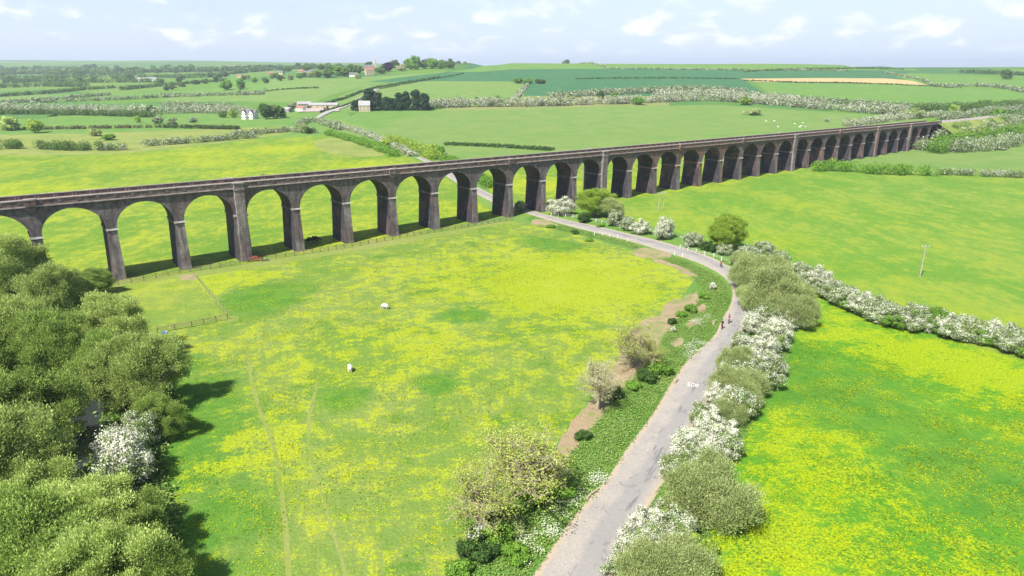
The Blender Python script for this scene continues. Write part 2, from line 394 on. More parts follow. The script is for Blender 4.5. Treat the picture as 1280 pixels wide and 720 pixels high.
RR = [(700, 860), (735, 790), (768, 718), (803, 648), (832, 600), (852, 560), (876, 518), (898, 480), (912, 450), (929, 420), (932, 400), (936, 380), (936, 357), (926, 342), (906, 330), (880, 318), (828, 302), (795, 294), (752, 284), (712, 275.5), (678, 267)]
def road(name, L, Rr, z, mat, k=6, zfun=None):
    L = catmull(L, k); Rr = catmull(Rr, k); V = []; F = []; UV = []
    d = 0
    for i, (l, r) in enumerate(zip(L, Rr)):
        if i: d += math.dist(((l[0] + r[0]) / 2, (l[1] + r[1]) / 2), pm)
        pm = ((l[0] + r[0]) / 2, (l[1] + r[1]) / 2)
        for j in range(7):
            q = j / 6; x, y = l[0] + (r[0] - l[0]) * q, l[1] + (r[1] - l[1]) * q
            V.append((x, y, (0 if zfun is None else zfun(x, y)) + z + .05 * (1 - (2 * q - 1) ** 2))); UV.append((q, d))
        if i:
            for j in range(6):
                a = (i - 1) * 7 + j; F.append((a, a + 1, a + 8, a + 7))
    me = npmesh(name, V, F, mat)
    uvl = me.uv_layers.new(name='UVMap')
    idx = np.zeros(len(me.loops), np.int32); me.loops.foreach_get('vertex_index', idx)
    uvl.data.foreach_set('uv', np.array(UV, np.float32)[idx].ravel())
    o = meshobj(name, me); o['kind'] = 'structure'; return o
ROADM = road_mat()
wl = [at(*p) for p in RL]; wr = [at(*p) for p in RR]
# passes under the viaduct and on behind it
BL = [(668, 270), (648, 263.5), (620, 254.5), (598, 244), (580, 234), (566, 225.5), (550, 215), (535, 205), (520, 197)]
BR = [(678, 267), (655, 259.5), (628, 249), (604, 237.5), (588, 229), (574, 221.5), (558, 212), (542, 203), (526, 195.5)]
road('road', wl, wr, .012, ROADM)
road('road', [at(*p) for p in BL], [at(*p) for p in BR], .012, ROADM)
FL = [(392, 149), (404, 141), (420, 135), (440, 127), (455, 119), (461, 115), (470, 111)]
FR = [(397, 149.6), (411, 141.8), (428, 135.6), (448, 127.4), (460, 120), (467, 115.6), (475, 111.6)]
lanem = plain('pale_lane', (.27, .26, .24), .9, .15, .2)
road('lane', [G(*p)[:2] for p in FL], [G(*p)[:2] for p in FR], .5, lanem, 3, lambda x, y: float(tz(x, y)))
# SLOW on the road
cu = bpy.data.curves.new('slow', 'FONT'); cu.body = 'SLOW'; cu.align_x = 'CENTER'; cu.align_y = 'CENTER'; cu.size = 1.0; cu.extrude = 0
to = bpy.data.objects.new('tmp', cu); COL.objects.link(to)
bpy.context.view_layer.update()
me = bpy.data.meshes.new_from_object(to.evaluated_get(bpy.context.evaluated_depsgraph_get())); bpy.data.objects.remove(to)
me.materials.clear(); me.materials.append(plain('road_paint', (.58, .57, .55), .7, .12, 6))
a0 = at(868, 486); a1 = at(880, 462)
o = meshobj('road_marking', me); o.location = (*at(866, 482), .075); o.scale = (.62, 2.0, 1); o.rotation_euler = (0, 0, math.atan2(a1[1] - a0[1], a1[0] - a0[0]) - math.pi / 2)
tag(o, 'white SLOW lettering painted on the lane surface', 'road marking')

# ------------------------------------------------------------------ river
t = NT('river_water'); n = t.noise(.8, 3, .6, t.pos())
wm = t.diffuse((.03, .035, .035), .12, t.bump(n, .15, .05), .5)
rv = [(20, 760), (60, 640), (78, 590), (92, 555), (105, 520), (118, 490), (112, 450), (95, 410), (75, 375), (50, 345), (10, 330)]
L2 = []; R2 = []
for i, p in enumerate(rv):
    q = at(*p); q2 = at(*rv[min(i + 1, len(rv) - 1)]); q1 = at(*rv[max(i - 1, 0)])
    d = Vector((q2[0] - q1[0], q2[1] - q1[1])).normalized(); nn = Vector((-d.y, d.x)) * 3.2
    L2.append((q[0] + nn.x, q[1] + nn.y)); R2.append((q[0] - nn.x, q[1] - nn.y))
road('river', L2, R2, .02, wm)
# ------------------------------------------------------------------ viaduct
A0, X0, Y0, CU, SP = 0.6656, 10.5614, 229.2236, .3833e-4, 14.2
VW = 7.8
def vpt(s, off=0.0):
    x = X0 + s * math.cos(A0) - CU * s * s * math.sin(A0); y = Y0 + s * math.sin(A0) + CU * s * s * math.cos(A0)
    a = A0 + 2 * CU * s
    return x - off * math.sin(a), y + off * math.cos(a), a
def zimp(s): return 10.32 - .010276 * s
def brick(name, seed=0.0, red=.5, pale=.3, base=(.088, .076, .074)):
    t = NT(name); p = t.mapv(t.pos(), loc=(seed, 0, 0))
    n1 = t.noise(.16, 4, .6, p, .5); n2 = t.noise(.9, 4, .7, p); n3 = t.noise(5, 3, .7, p)
    st = t.noise(1.0, 3, .6, t.mapv(p, sc=(1.2, 1.2, .12)))
    big = t.noise(.045, 2, .5, t.mapv(p, sc=(1, 1, .3)))
    c = t.mix(t.sstep(n2, .3, .7), base, tuple(x * 1.75 for x in base))
    sx = t.n('ShaderNodeSeparateXYZ'); t.l(t.pos(), sx.inputs[0]); along = t.math('MULTIPLY', t.math('SUBTRACT', t.sstep(sx.outputs[0], 10, 60), .5), .11)
    rm = t.math('MULTIPLY', t.sstep(t.math('ADD', along, t.math('ADD', t.math('MULTIPLY', n1, .55), t.math('MULTIPLY', big, .45))), .62 - .2 * red, .72 - .2 * red), .8)
    c = t.mix(t.math('MULTIPLY', t.sstep(t.noise(.11, 3, .6, t.mapv(p, loc=(13, 5, 3))), .48, .58), .6), c, (.105, .066, .064))
    c = t.mix(rm, c, (.19, .10, .068))
    pm = t.math('MULTIPLY', t.sstep(t.math('ADD', t.math('MULTIPLY', n2, .45), t.math('MULTIPLY', st, .55)), .56, .68), pale)
    c = t.mix(pm, c, (.26, .245, .24))
    c = t.mix(t.math('MULTIPLY', t.sstep(st, .52, .38), .45), c, (.035, .032, .036))
    br = t.n('ShaderNodeTexBrick'); br.inputs['Scale'].default_value = 1.0
    br.inputs['Brick Width'].default_value = .45; br.inputs['Row Height'].default_value = .15; br.inputs['Mortar Size'].default_value = .012
    tc = t.n('ShaderNodeSeparateXYZ'); t.l(t.n('ShaderNodeTexCoord').outputs['Object'], tc.inputs[0])
    cb = t.n('ShaderNodeCombineXYZ'); t.l(t.math('ADD', tc.outputs[0], tc.outputs[1]), cb.inputs[0]); t.l(tc.outputs[2], cb.inputs[1])
    t.l(cb.outputs[0], br.inputs['Vector'])
    br.inputs['Color1'].default_value = (.85, .85, .85, 1); br.inputs['Color2'].default_value = (1.2, 1.2, 1.2, 1); br.inputs['Mortar'].default_value = (1.3, 1.3, 1.25, 1)
    c = t.mix(1.0, c, br.outputs['Color'], 'MULTIPLY')
    return t.diffuse(c, .85, t.bump(t.math('ADD', n3, n2), .4, .05), .25)
BR1 = brick('blue_brick', 0, .5, .45)
BRSHADE = brick('shade_tint_brick', 60, .1, .25, (.024, .022, .027))  # shade painted into the brick colour of arch soffits and pier side faces
BR2 = brick('pier_brick', 40, .35, .35, (.135, .118, .112))
BR3 = brick('parapet_brick', 90, .7, .45, (.11, .082, .07))
STONE = plain('impost_stone', (.50, .47, .43), .85, .25, 1.2)
COPE = plain('coping_stone', (.26, .225, .205), .85, .3, .8)
BALL = plain('ballast', (.20, .165, .14), .95, .35, 5)
STEEL = plain('rail_steel', (.22, .14, .10), .5, .2, 3, .6)
SLEEP = plain('sleeper', (.13, .10, .08), .9, .3, 3)

via = thing('viaduct', 'long dark brick railway viaduct of many round arches striding across the valley', 'viaduct', vpt(0)[:2] + (0,))
bpy.context.view_layer.update()
PW, CL = 1.95, SP
KINGS = {3, 12, 21, 27, 30}
K0, K1 = -3, 33
RISE, TOPS = 5.55, 6.85          # arch rise, spandrel top above impost
PARA = 1.3
def frame(o, s, z, parent=via, tilt=True):
    x, y, a = vpt(s)
    o.parent = parent
    o.matrix_basis = Matrix.Translation((x - via.location.x, y - via.location.y, z)) @ Matrix.Rotation(a, 4, 'Z') @ (Matrix.Rotation(math.atan(.010276), 4, 'Y') if tilt else Matrix())
def clone(o, parent):
    c = o.copy(); COL.objects.link(c); c.parent = parent; return c
# pier: local origin at impost level on the near face, x along the line, y inward
def pier_mesh(pw, name, h=14.2):
    m = MB(); a = pw / 2; b = pw / 2 + .26
    n = 6
    for i in range(n):
        q0, q1 = i / n, (i + 1) / n
        def sec(q): w = a + (b - a) * q; return (-w, w, -.02 - .75 * q, VW + .02 + .75 * q)
        m.frustum(sec(q1), sec(q0), -h * q1, -h * q0)
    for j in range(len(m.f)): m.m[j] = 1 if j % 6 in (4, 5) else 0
    return m.mesh(name, [BR2, BRSHADE])
def impost_mesh(pw, name):
    m = MB(); a = pw / 2
    m.box(-a - .10, a + .10, -.12, VW + .12, -.28, -.02, 1); m.box(-a - .16, a + .16, -.12, VW + .12, -.02, .34, 1)
    m.box(-a - .22, a + .22, -.30, -.12, -.02, .36, 0); m.box(-a - .22, a + .22, VW + .12, VW + .30, -.02, .36, 0)
    return m.mesh(name, [STONE, BR1])
def span_mesh(x0, x1, r0, r1, name, mat):
    """spandrel block between pier centres x0,x1 with an arch opening r0..r1"""
    m = MB(); N = 28; cx = (r0 + r1) / 2; rr = (r1 - r0) / 2
    arc = [(cx - rr * math.cos(math.pi * i / N), .36 + RISE * math.sin(math.pi * i / N)) for i in range(N + 1)]
    base = [(x0, .36)] + arc + [(x1, .36)]
    top = [(x0, TOPS)] + [(x, TOPS) for x, z in arc] + [(x1, TOPS)]
    for i in range(len(base) - 1):
        (ax, az), (bx, bz) = base[i], base[i + 1]; tx, ux = top[i][0], top[i + 1][0]
        m.poly([(ax, 0, az), (bx, 0, bz), (ux, 0, TOPS), (tx, 0, TOPS)])
        m.poly([(bx, VW, bz), (ax, VW, az), (tx, VW, TOPS), (ux, VW, TOPS)])
        if not (abs(ax - x0) < 1e-6 and i == 0) and i != len(base) - 2:
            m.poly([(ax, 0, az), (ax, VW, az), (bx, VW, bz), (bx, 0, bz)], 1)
    m.poly([(x0, 0, TOPS), (x1, 0, TOPS), (x1, VW, TOPS), (x0, VW, TOPS)])
    return m.mesh(name, [mat, BRSHADE]), arc
def ring_mesh(arc, name, which):
    m = MB(); cx = (arc[0][0] + arc[-1][0]) / 2
    for i in range(len(arc) - 1):
        def o(p, t):
            d = Vector((p[0] - cx, (p[1] - .36) * 1.05)).normalized(); return (p[0] + d.x * t, p[1] + d.y * t)
        a, b = arc[i], arc[i + 1]; c, d = o(b, .62), o(a, .62)
        for yy, f in (((-.07, 1), (VW + .07, -1))[which],):
            q = [(a[0], yy, a[1]), (b[0], yy, b[1]), (c[0], yy, c[1]), (d[0], yy, d[1])]
            m.poly(q if f > 0 else q[::-1])
            y2 = 0 if f > 0 else VW
            m.poly([(d[0], yy, d[1]), (c[0], yy, c[1]), (c[0], y2, c[1]), (d[0], y2, d[1])])
            m.poly([(b[0], yy, b[1]), (a[0], yy, a[1]), (a[0], y2, a[1]), (b[0], y2, b[1])])
    return m.mesh(name, RING)
RING = brick('arch_ring_brick', 10, .3, .6, (.085, .075, .08))
kw = 3.0
def gap(k): return kw / 2 if k in KINGS else PW / 2
cache = {}
def corn_mesh():
    m = MB()
    m.box(0, SP, -.16, 0, TOPS - .55, TOPS - .3); m.box(0, SP, -.42, VW + .42, TOPS, TOPS + .24, 1)
    for i in range(24):
        x = .12 + i * SP / 24
        m.box(x, x + .32, -.34, 0, TOPS - .3, TOPS)
        m.box(x, x + .32, VW, VW + .34, TOPS - .3, TOPS)
    return m.mesh('cornice', [BR1, COPE])
def para_mesh():
    m = MB(); z0 = TOPS + .24; zt = z0 + PARA
    m.box(0, SP, -.12, .22, z0, zt - .16, 0)           # wall
    m.box(0, SP, -.26, .34, zt - .16, zt, 1)           # coping
    n = 4
    for i in range(n):
        x = (i + .5) * SP / n
        for dx in (-.45, .2):
            m.box(x + dx, x + dx + .2, .22, .3, z0, zt - .16, 1)
        m.box(x - .4, x + .4, -.23, -.12, z0 + .3, zt - .16, 2)
    m.box(0, SP, -.2, -.12, z0, z0 + .22, 0)
    return m.mesh('parapet', [BR3, COPE, RING])
CM, PM = corn_mesh(), para_mesh()
def deck_mesh():
    m = MB(); z = TOPS + .24
    m.box(0, SP, .34, VW - .34, z, z + .38, 0)
    for i in range(20):
        x = .2 + i * SP / 20
        m.box(x, x + .25, 2.6, 5.2, z + .38, z + .46, 1)
    for y in (3.13, 4.6):
        m.box(0, SP, y, y + .07, z + .46, z + .6, 2)
    return m.mesh('track_bed', [BALL, SLEEP, STEEL])
DM = deck_mesh()
PMESH = {False: pier_mesh(PW, 'pier'), True: pier_mesh(kw, 'pier')}
IMESH = {False: impost_mesh(PW, 'impost'), True: impost_mesh(kw, 'impost')}
m = MB(); m.box(-1.15, 1.15, -1.0, 0, -14, TOPS + 1.3); m.box(-1.3, 1.3, -1.12, .05, TOPS - .35, TOPS + .05); m.box(-1.35, 1.35, -1.2, .36, TOPS + 1.3, TOPS + 1.62, 1)
m.frustum((-1.4, 1.4, -1.6, 0), (-1.15, 1.15, -1.0, 0), -14.2, -6)
m.box(-1.15, 1.15, VW, VW + 1.0, -14, TOPS + 1.3); m.box(-1.35, 1.35, VW - .36, VW + 1.2, TOPS + 1.3, TOPS + 1.62, 1)
PIL = m.mesh('pilaster', [BR2, COPE])
m = MB()
m.box(-.8, .8, -.75, -.0, TOPS - .55, TOPS - .003, 0); m.box(-.5, .5, -.5, 0, TOPS - 1.1, TOPS - .55, 0); m.box(-1.0, 1.0, -.9, .3, TOPS + .22, TOPS + 1.5, 0); m.box(-1.1, 1.1, -1.0, .36, TOPS + 1.5, TOPS + 1.78, 1)
REF = m.mesh('refuge', [BR3, COPE])
m = MB(); m.box(-1.75, 1.75, -1.1, VW + 1.1, -.6, .28); PLI = m.mesh('footing', BR2)
for k in range(K0, K1 + 1):
    s = (k - 10) * SP; zi = zimp(s); kg = k in KINGS
    p = meshobj('pier', PMESH[kg]); frame(p, s, zi)
    im = meshobj('impost', IMESH[kg], p); im.location = (0, 0, 0)
    if kg:
        q = meshobj('pilaster', PIL); frame(q, s, zi)
    elif k % 3 == 0:
        q = meshobj('refuge', REF); frame(q, s, zi)
    if k < K1:
        key = (gap(k), gap(k + 1))
        if key not in cache:
            sm, arc = span_mesh(0, SP, key[0] + .03, SP - key[1] - .03, 'arch', BR1); cache[key] = (sm, ring_mesh(arc, 'arch_ring', 0), ring_mesh(arc, 'arch_ring', 1))
        a = meshobj('arch', cache[key][0]); frame(a, s, zi)
        meshobj('arch_ring', cache[key][1], a); meshobj('arch_ring', cache[key][2], a)
        c = meshobj('cornice', CM); frame(c, s, zi)
        d = meshobj('track_bed', DM); frame(d, s, zi)
        pn = meshobj('parapet', PM); frame(pn, s, zi)
        pf = meshobj('parapet', PM); frame(pf, s, zi)
        pf.matrix_basis = pf.matrix_basis @ Matrix.Translation((SP, VW, 0)) @ Matrix.Rotation(math.pi, 4, 'Z')
# ------------------------------------------------------------------ foliage materials
def leafmat(name, a, b, blossom=0.0, white=(.80, .79, .68), bscale=.8, trans=.35, objvar=.25, bthr=.5):
    t = NT(name); g = t.n('ShaderNodeNewGeometry'); oi = t.n('ShaderNodeObjectInfo')
    p = g.outputs['Position']; rp = g.outputs['Random Per Island']
    n = t.noise(.35, 3, .6, p)
    c = t.mix(t.sstep(t.math('ADD', t.math('MULTIPLY', n, .6), t.math('MULTIPLY', rp, .4)), .25, .75), a, b)
    v = t.math('ADD', 1 - objvar / 2, t.math('MULTIPLY', oi.outputs['Random'], objvar))
    v = t.math('MULTIPLY', v, t.math('ADD', .75, t.math('MULTIPLY', rp, .5)))
    s = t.n('ShaderNodeVectorMath', operation='SCALE'); t.l(c, s.inputs[0]); t.l(v, s.inputs['Scale']); c = s.outputs[0]
    if blossom > 0:
        nb = t.noise(bscale, 3, .65, p); nz = t.n('ShaderNodeSeparateXYZ'); t.l(g.outputs['Normal'], nz.inputs[0])
        q = t.math('ADD', t.math('MULTIPLY', nb, .75), t.math('MULTIPLY', rp, .25))
        th = .5 + (.5 - blossom) * .35
        f = t.sstep(q, th - .03, th + .03)
        c = t.mix(t.math('MULTIPLY', f, .92), c, white)
    d = t.n('ShaderNodeBsdfDiffuse'); tr = t.n('ShaderNodeBsdfTranslucent'); t.l(c, d.inputs[0]); t.l(c, tr.inputs[0])
    mx = t.n('ShaderNodeMixShader'); mx.inputs[0].default_value = trans
    t.l(d.outputs[0], mx.inputs[1]); t.l(tr.outputs[0], mx.inputs[2]); t.l(mx.outputs[0], t.out.inputs[0])
    return t.m
L = {}
L['willow'] = leafmat('willow_leaves', (.30, .40, .10), (.48, .57, .18), trans=.45)
L['willowdark'] = leafmat('dark_willow_leaves', (.20, .30, .065), (.34, .45, .11), trans=.45)
L['olive'] = leafmat('olive_leaves', (.31, .38, .13), (.45, .52, .22), trans=.45)
L['haw'] = leafmat('hawthorn_blossom', (.13, .21, .05), (.25, .34, .09), .37, bscale=.9)
L['hawwhite'] = leafmat('full_hawthorn_blossom', (.18, .26, .07), (.28, .36, .11), .60, bscale=1.1)
L['green'] = leafmat('fresh_leaves', (.11, .235, .03), (.19, .34, .05))
L['bright'] = leafmat('spring_leaves', (.24, .37, .05), (.38, .50, .08), trans=.45)
L['sparse'] = leafmat('budding_leaves', (.29, .36, .06), (.42, .47, .12), trans=.45)
L['pink'] = leafmat('pale_budding_leaves', (.36, .37, .18), (.5, .49, .28))
L['dark'] = leafmat('dark_leaves', (.05, .105, .03), (.09, .16, .04))
L['conifer'] = leafmat('conifer_needles', (.02, .05, .022), (.035, .075, .03), trans=.1)
L['purple'] = leafmat('copper_leaves', (.045, .02, .045), (.08, .035, .06))
L['far'] = leafmat('far_hedge_leaves', (.08, .15, .035), (.15, .24, .06), objvar=.4)
L['farhaw'] = leafmat('far_hawthorn_blossom', (.11, .19, .05), (.21, .28, .09), .36, (.58, .58, .48), .28)
L['farwhite'] = leafmat('far_full_blossom', (.19, .25, .09), (.30, .35, .15), .46, (.60, .60, .50), .28)
L['brownleaf'] = leafmat('dry_bramble', (.13, .14, .05), (.22, .21, .09))
BARK = plain('bark', (.17, .14, .105), .95, .35, 4)
PALEBARK = plain('lichened_bark', (.33, .28, .19), .95, .35, 4)
DARKBARK = plain('dark_bark', (.09, .07, .055), .95, .35, 4)

def leaves(P, N, size, aspect=1.5, r=None, mixn=.55, spray=None):
    """quads at P with normals near N"""
    n = len(P); r = r or rng
    rv = r.normal(size=(n, 3)); rv /= np.linalg.norm(rv, axis=1, keepdims=True)
    nn = N * mixn + rv * (1 - mixn); nn /= np.linalg.norm(nn, axis=1, keepdims=True) + 1e-9
    q = r.normal(size=(n, 3)); u = np.cross(nn, q); u /= np.linalg.norm(u, axis=1, keepdims=True) + 1e-9
    v = np.cross(nn, u); s = (size * r.uniform(.6, 1.35, n))[:, None]
    if spray is not None:
        u = spray + r.normal(size=(n, 3)) * .35; u /= np.linalg.norm(u, axis=1, keepdims=True); v = np.cross(u, q); v /= np.linalg.norm(v, axis=1, keepdims=True) + 1e-9
    a = u * s * aspect * .5; b = v * s * .5
    V = np.stack([P - a, P - b * .9 + a * .1, P + a, P + b * .9 + a * .1], 1).reshape(-1, 3)
    return V, np.arange(4 * n).reshape(n, 4)
def blob_leaves(B, n, size, aspect=1.5, shell=.55, mixn=.5, r=None, zmin=.15, spray=False, fuzz=.12):
    """B: (k,6) ellipsoids"""
    r = r or rng
    B = np.asarray(B, float); w = (B[:, 3] * B[:, 4] + B[:, 3] * B[:, 5]) ; w = w / w.sum()
    k = r.choice(len(B), n, p=w)
    d = r.normal(size=(n, 3)); d[:, 2] += .15; d /= np.linalg.norm(d, axis=1, keepdims=True)
    rad = (shell + (1 - shell) * r.random(n) ** .7) * (1 + np.abs(r.normal(0, fuzz, n)))
    P = B[k, :3] + d * B[k, 3:6] * rad[:, None]
    ok = P[:, 2] > zmin
    P, d = P[ok], d[ok]
    return leaves(P, d, size, aspect, r, mixn, (d * .6 + np.array([0, 0, .8]) if spray else None))
def crown_blobs(h, r, zb, nb, br, seed, flat=1.0, top=.0, shell=.45, wob=1.0):
    q = np.random.default_rng(seed); out = []
    cz = (h + zb) / 2; rz = (h - zb) / 2
    lob = q.uniform(0, 6.28, 5)
    while len(out) < nb:
        p = q.normal(size=3); p /= np.linalg.norm(p); rr = shell + (1 - shell) * q.random() ** .6
        th = math.atan2(p[1], p[0])
        w = 1 + wob * (.16 * math.sin(2 * th + lob[0]) + .12 * math.sin(3 * th + lob[1]) + .08 * math.sin(5 * th + lob[2] + p[2] * 2)) + .4 * max(0, -p[2])
        b = br * q.uniform(.65, 1.35)
        x, y, z = p[0] * rr * (r * w - b * .7), p[1] * rr * (r * w - b * .7), cz + p[2] * rr * (rz - b * .6) * (1 + .12 * math.sin(4 * th + lob[3]))
        out.append((x, y, max(z, b * .5), b, b, b * flat * q.uniform(.7, 1.05)))
    return np.array(out)
def limb_mesh(B, h, zb, tr, seed, mat, nl=16, name='trunk', stems=1, twigs=0):
    q = random.Random(seed); m = MB()
    tgt = sorted(B.tolist(), key=lambda b: q.random())[:nl]
    for st in range(stems):
        sx, sy = (q.uniform(-.12, .12) * h * (stems > 1), q.uniform(-.12, .12) * h * (stems > 1))
        zt = zb + (h - zb) * .45
        tp = [(sx * .2, sy * .2, -.3), (sx * .4 + q.uniform(-.15, .15), sy * .4 + q.uniform(-.15, .15), zb * .6), (sx + q.uniform(-.3, .3), sy + q.uniform(-.3, .3), zt)]
        m.tube(tp, [tr * 1.25, tr, tr * .5], 7)
        for b in tgt[st::stems]:
            f = q.uniform(.35, .95); s = Vector(tp[1]).lerp(Vector(tp[2]), f * .9)
            e = Vector(b[:3]); mid = s.lerp(e, .5) + Vector((q.uniform(-.4, .4), q.uniform(-.4, .4), -.08 * (e - s).length + q.uniform(-.1, .3)))
            m.tube([s, mid, e], [tr * .42, tr * .25, tr * .07], 5, cap=False)
            for _ in range(twigs):
                s2 = mid.lerp(e, q.random()); d = Vector((q.gauss(0, 1), q.gauss(0, 1), q.gauss(.5, .8))).normalized() * b[3] * q.uniform(.8, 1.5)
                m.tube([s2, s2 + d * .6 + Vector((0, 0, .1)), s2 + d], [tr * .09, tr * .05, tr * .025], 3, cap=False)
    return m.mesh(name, mat)
class Kind:
    """one tree shape: shared trunk mesh and crown mesh(es)"""
    def __init__(s, name, h, r, mat, nleaf, lsize, seed, zb=None, nb=60, br=None, bark=None, tr=.22, aspect=1.5, flat=.9, shell=.45, stems=1, twigs=0, bshell=.5, nl=16, mixn=.6, spray=False, fuzz=.14, wob=1.0):
        zb = h * .12 if zb is None else zb; br = br or r * .3
        B = crown_blobs(h, r, zb, nb, br, seed, flat, shell=shell, wob=wob)
        V, F = blob_leaves(B, nleaf, lsize, aspect, bshell, mixn, np.random.default_rng(seed + 100), .15, spray, fuzz)
        s.name = name; s.h = h; s.r = r
        s.crown = npmesh('crown', V, F, mat)
        s.trunk = limb_mesh(B, h, zb, tr, seed, bark or BARK, nl, stems=stems, twigs=twigs)
        s.alt = {}
    def mesh_for(s, mat):
        if mat is None: return s.crown
        if mat.name not in s.alt:
            c = s.crown.copy(); c.materials.clear(); c.materials.append(mat); s.alt[mat.name] = c
        return s.alt[mat.name]
    def put(s, x, y, label, cat='tree', h=None, w=None, rz=None, z=None, mat=None, group=None, name=None, trunk=True):
        o = thing(name or s.name, label, cat, (x, y, float(tz(x, y)) if z is None else z), rng.uniform(0, 6.28) if rz is None else rz, group)
        sh = (h or s.h) / s.h; sw = (w or (s.r * 2 * sh)) / (s.r * 2)
        f = rng.uniform(.86, 1.16); o.scale = (sw * f, sw / f, sh)
        meshobj('crown', s.mesh_for(mat), o)
        if trunk: meshobj('trunk', s.trunk, o)
        return o
WIL = [Kind('willow_tree', 12, 6, L['willow'], 115000, .125, 11 + i, nb=150, br=1.05, tr=.35, stems=3, shell=.5, aspect=2.4, bshell=.0, spray=True, fuzz=.42, wob=1.5, nl=40, twigs=3) for i in range(3)]
HAW = [Kind('hawthorn_bush', 4.2, 2.7, L['haw'], 26000, .13, 31 + i, zb=.1, nb=50, br=.62, tr=.13, aspect=1.3, stems=3, bshell=.2, fuzz=.4, wob=1.6) for i in range(3)]
OLV = [Kind('sallow_bush', 6, 4.3, L['olive'], 95000, .09, 41 + i, zb=.1, nb=90, br=1.0, tr=.12, stems=5, aspect=2.6, shell=.4, bshell=.0, nl=40, twigs=5, spray=True, fuzz=.45, wob=1.5) for i in range(2)]
SPR = [Kind('ash_tree', 9, 4.6, L['sparse'], 5200, .12, 51 + i, zb=1.8, nb=85, br=.85, bark=PALEBARK, tr=.24, stems=3 + i, aspect=1.6, shell=.2, bshell=.0, nl=75, twigs=11, mixn=.4, fuzz=.3) for i in range(2)]
SHR = [Kind('scrub_bush', 1.6, 1.3, L['green'], 3500, .16, 61 + i, zb=.05, nb=16, br=.5, tr=.05, stems=2, nl=6) for i in range(2)]
FAR = [Kind('broadleaf_tree', 10, 5, L['far'], 3200, .7, 71 + i, zb=.3, nb=40, br=1.55, tr=.35, nl=8, shell=.4, fuzz=.2) for i in range(3)]
FARB = [Kind('hawthorn_bush', 4, 2.6, L['farhaw'], 900, .5, 81 + i, zb=.1, nb=14, br=1.1, tr=.12, nl=4, stems=2) for i in range(2)]
# conifer: stacked tapering tiers
def conifer(seed):
    q = np.random.default_rng(seed); B = []
    for i in range(46):
        f = q.random() ** .9; z = .6 + f * 12; rr = (1 - f) ** .45 * 2.7 + .7; a = q.uniform(0, 6.28); k = q.uniform(.3, .85)
        B.append((math.cos(a) * rr * k, math.sin(a) * rr * k, z, 1.4, 1.4, 1.5))
    K = Kind.__new__(Kind); V, F = blob_leaves(np.array(B), 2600, .75, 1.4, .5, .6, q)
    K.name = 'cypress_tree'; K.h = 14.5; K.r = 3.4; K.alt = {}; K.crown = npmesh('crown', V, F, L['conifer'])
    m = MB(); m.tube([(0, 0, -.3), (0, 0, 6), (0, 0, 12)], [.35, .25, .06], 6); K.trunk = m.mesh('trunk', DARKBARK); return K
CON = [conifer(91), conifer(92)]

def place(K, px, py, h, label, w=None, zc=.5, **kw):
    x, y = at(px, py, h * zc)
    return K.put(x, y, label, h=h, w=w, z=0.0, **kw)

# ---- river trees at the left: (crown centre px, height, width, leaf, label)
g1 = 'willows crowding the river bank at the left'
WL = [
 (12, 335, 14, 13, 0, None, 'tall grey-green willow at the left edge with its top against the first arches'),
 (62, 372, 13, 11, 1, None, 'rounded willow whose top hides the foot of the leftmost visible pier'),
 (118, 352, 6, 6.5, 2, 'willowdark', 'small dark willow in front of the shadow under the second arch'),
 (100, 372, 8, 8, 0, 'willowdark', 'dark green willow beside the near fence end at the river trees'),
 (142, 408, 12, 11, 1, None, 'pale feathery willow nearest the fenced paddock corner'),
 (170, 468, 11.5, 11, 2, None, 'broad pale willow throwing the long shadow onto the meadow'),
 (128, 462, 11, 9, 0, 'willowdark', 'green willow behind the broad pale one, above the river gap'),
 (60, 440, 13, 12, 2, 'willowdark', 'dark spreading willow in the middle of the river trees'),
 (8, 430, 14, 12, 1, None, 'grey-green willow cut by the left edge halfway down the trees'),
 (8, 525, 12, 12, 0, 'willowdark', 'dark green willow on the far bank left of the water gap'),
 (-25, 590, 13, 13, 2, None, 'big willow half out of the picture on the left, below the middle'),
 (35, 620, 9, 9, 1, None, 'light willow on the near side of the water gap'),
 (20, 690, 11, 12, 0, 'willowdark', 'dark willow in the bottom left corner'),
 (108, 655, 8.5, 11, 2, None, 'pale willow below the white blossom clump by the water'),
 (165, 655, 7, 7.5, 1, 'willowdark', 'low dark willow at the meadow edge near the bottom'),
 (110, 720, 9, 10, 0, None, 'pale willow cut by the bottom edge beside the meadow'),
 (178, 712, 6.5, 7, 2, 'willowdark', 'small dark bushy willow at the bottom edge next to the buttercups'),
 (195, 520, 6, 6.5, 0, 'willowdark', 'low dark green willow at the foot of the broad pale one'),
 (-60, 480, 14, 13, 1, 'willowdark', 'willow mostly outside the left edge'),
]
for px, py, h, w, k, mt, lb in WL:
    place(WIL[k], px, py, h, lb, w, mat=L[mt] if mt else None, group=g1)
for i, (px, py, h, w, mt, lb) in enumerate([
 (150, 568, 6.5, 7.5, 'hawwhite', 'hawthorn in full white blossom leaning over the dark water'),
 (122, 605, 6.0, 8, 'haw', 'half-blossomed hawthorn just below the white one by the water'),
 (178, 535, 5, 5, 'haw', 'green hawthorn with a few white sprays beside the willow shadow'),
 (75, 668, 4.5, 5, 'haw', 'small blossoming hawthorn among the willows near the bottom left')]):
    place(HAW[i % 3], px, py, h, lb, w, mat=L[mt], group='hawthorns among the river willows')

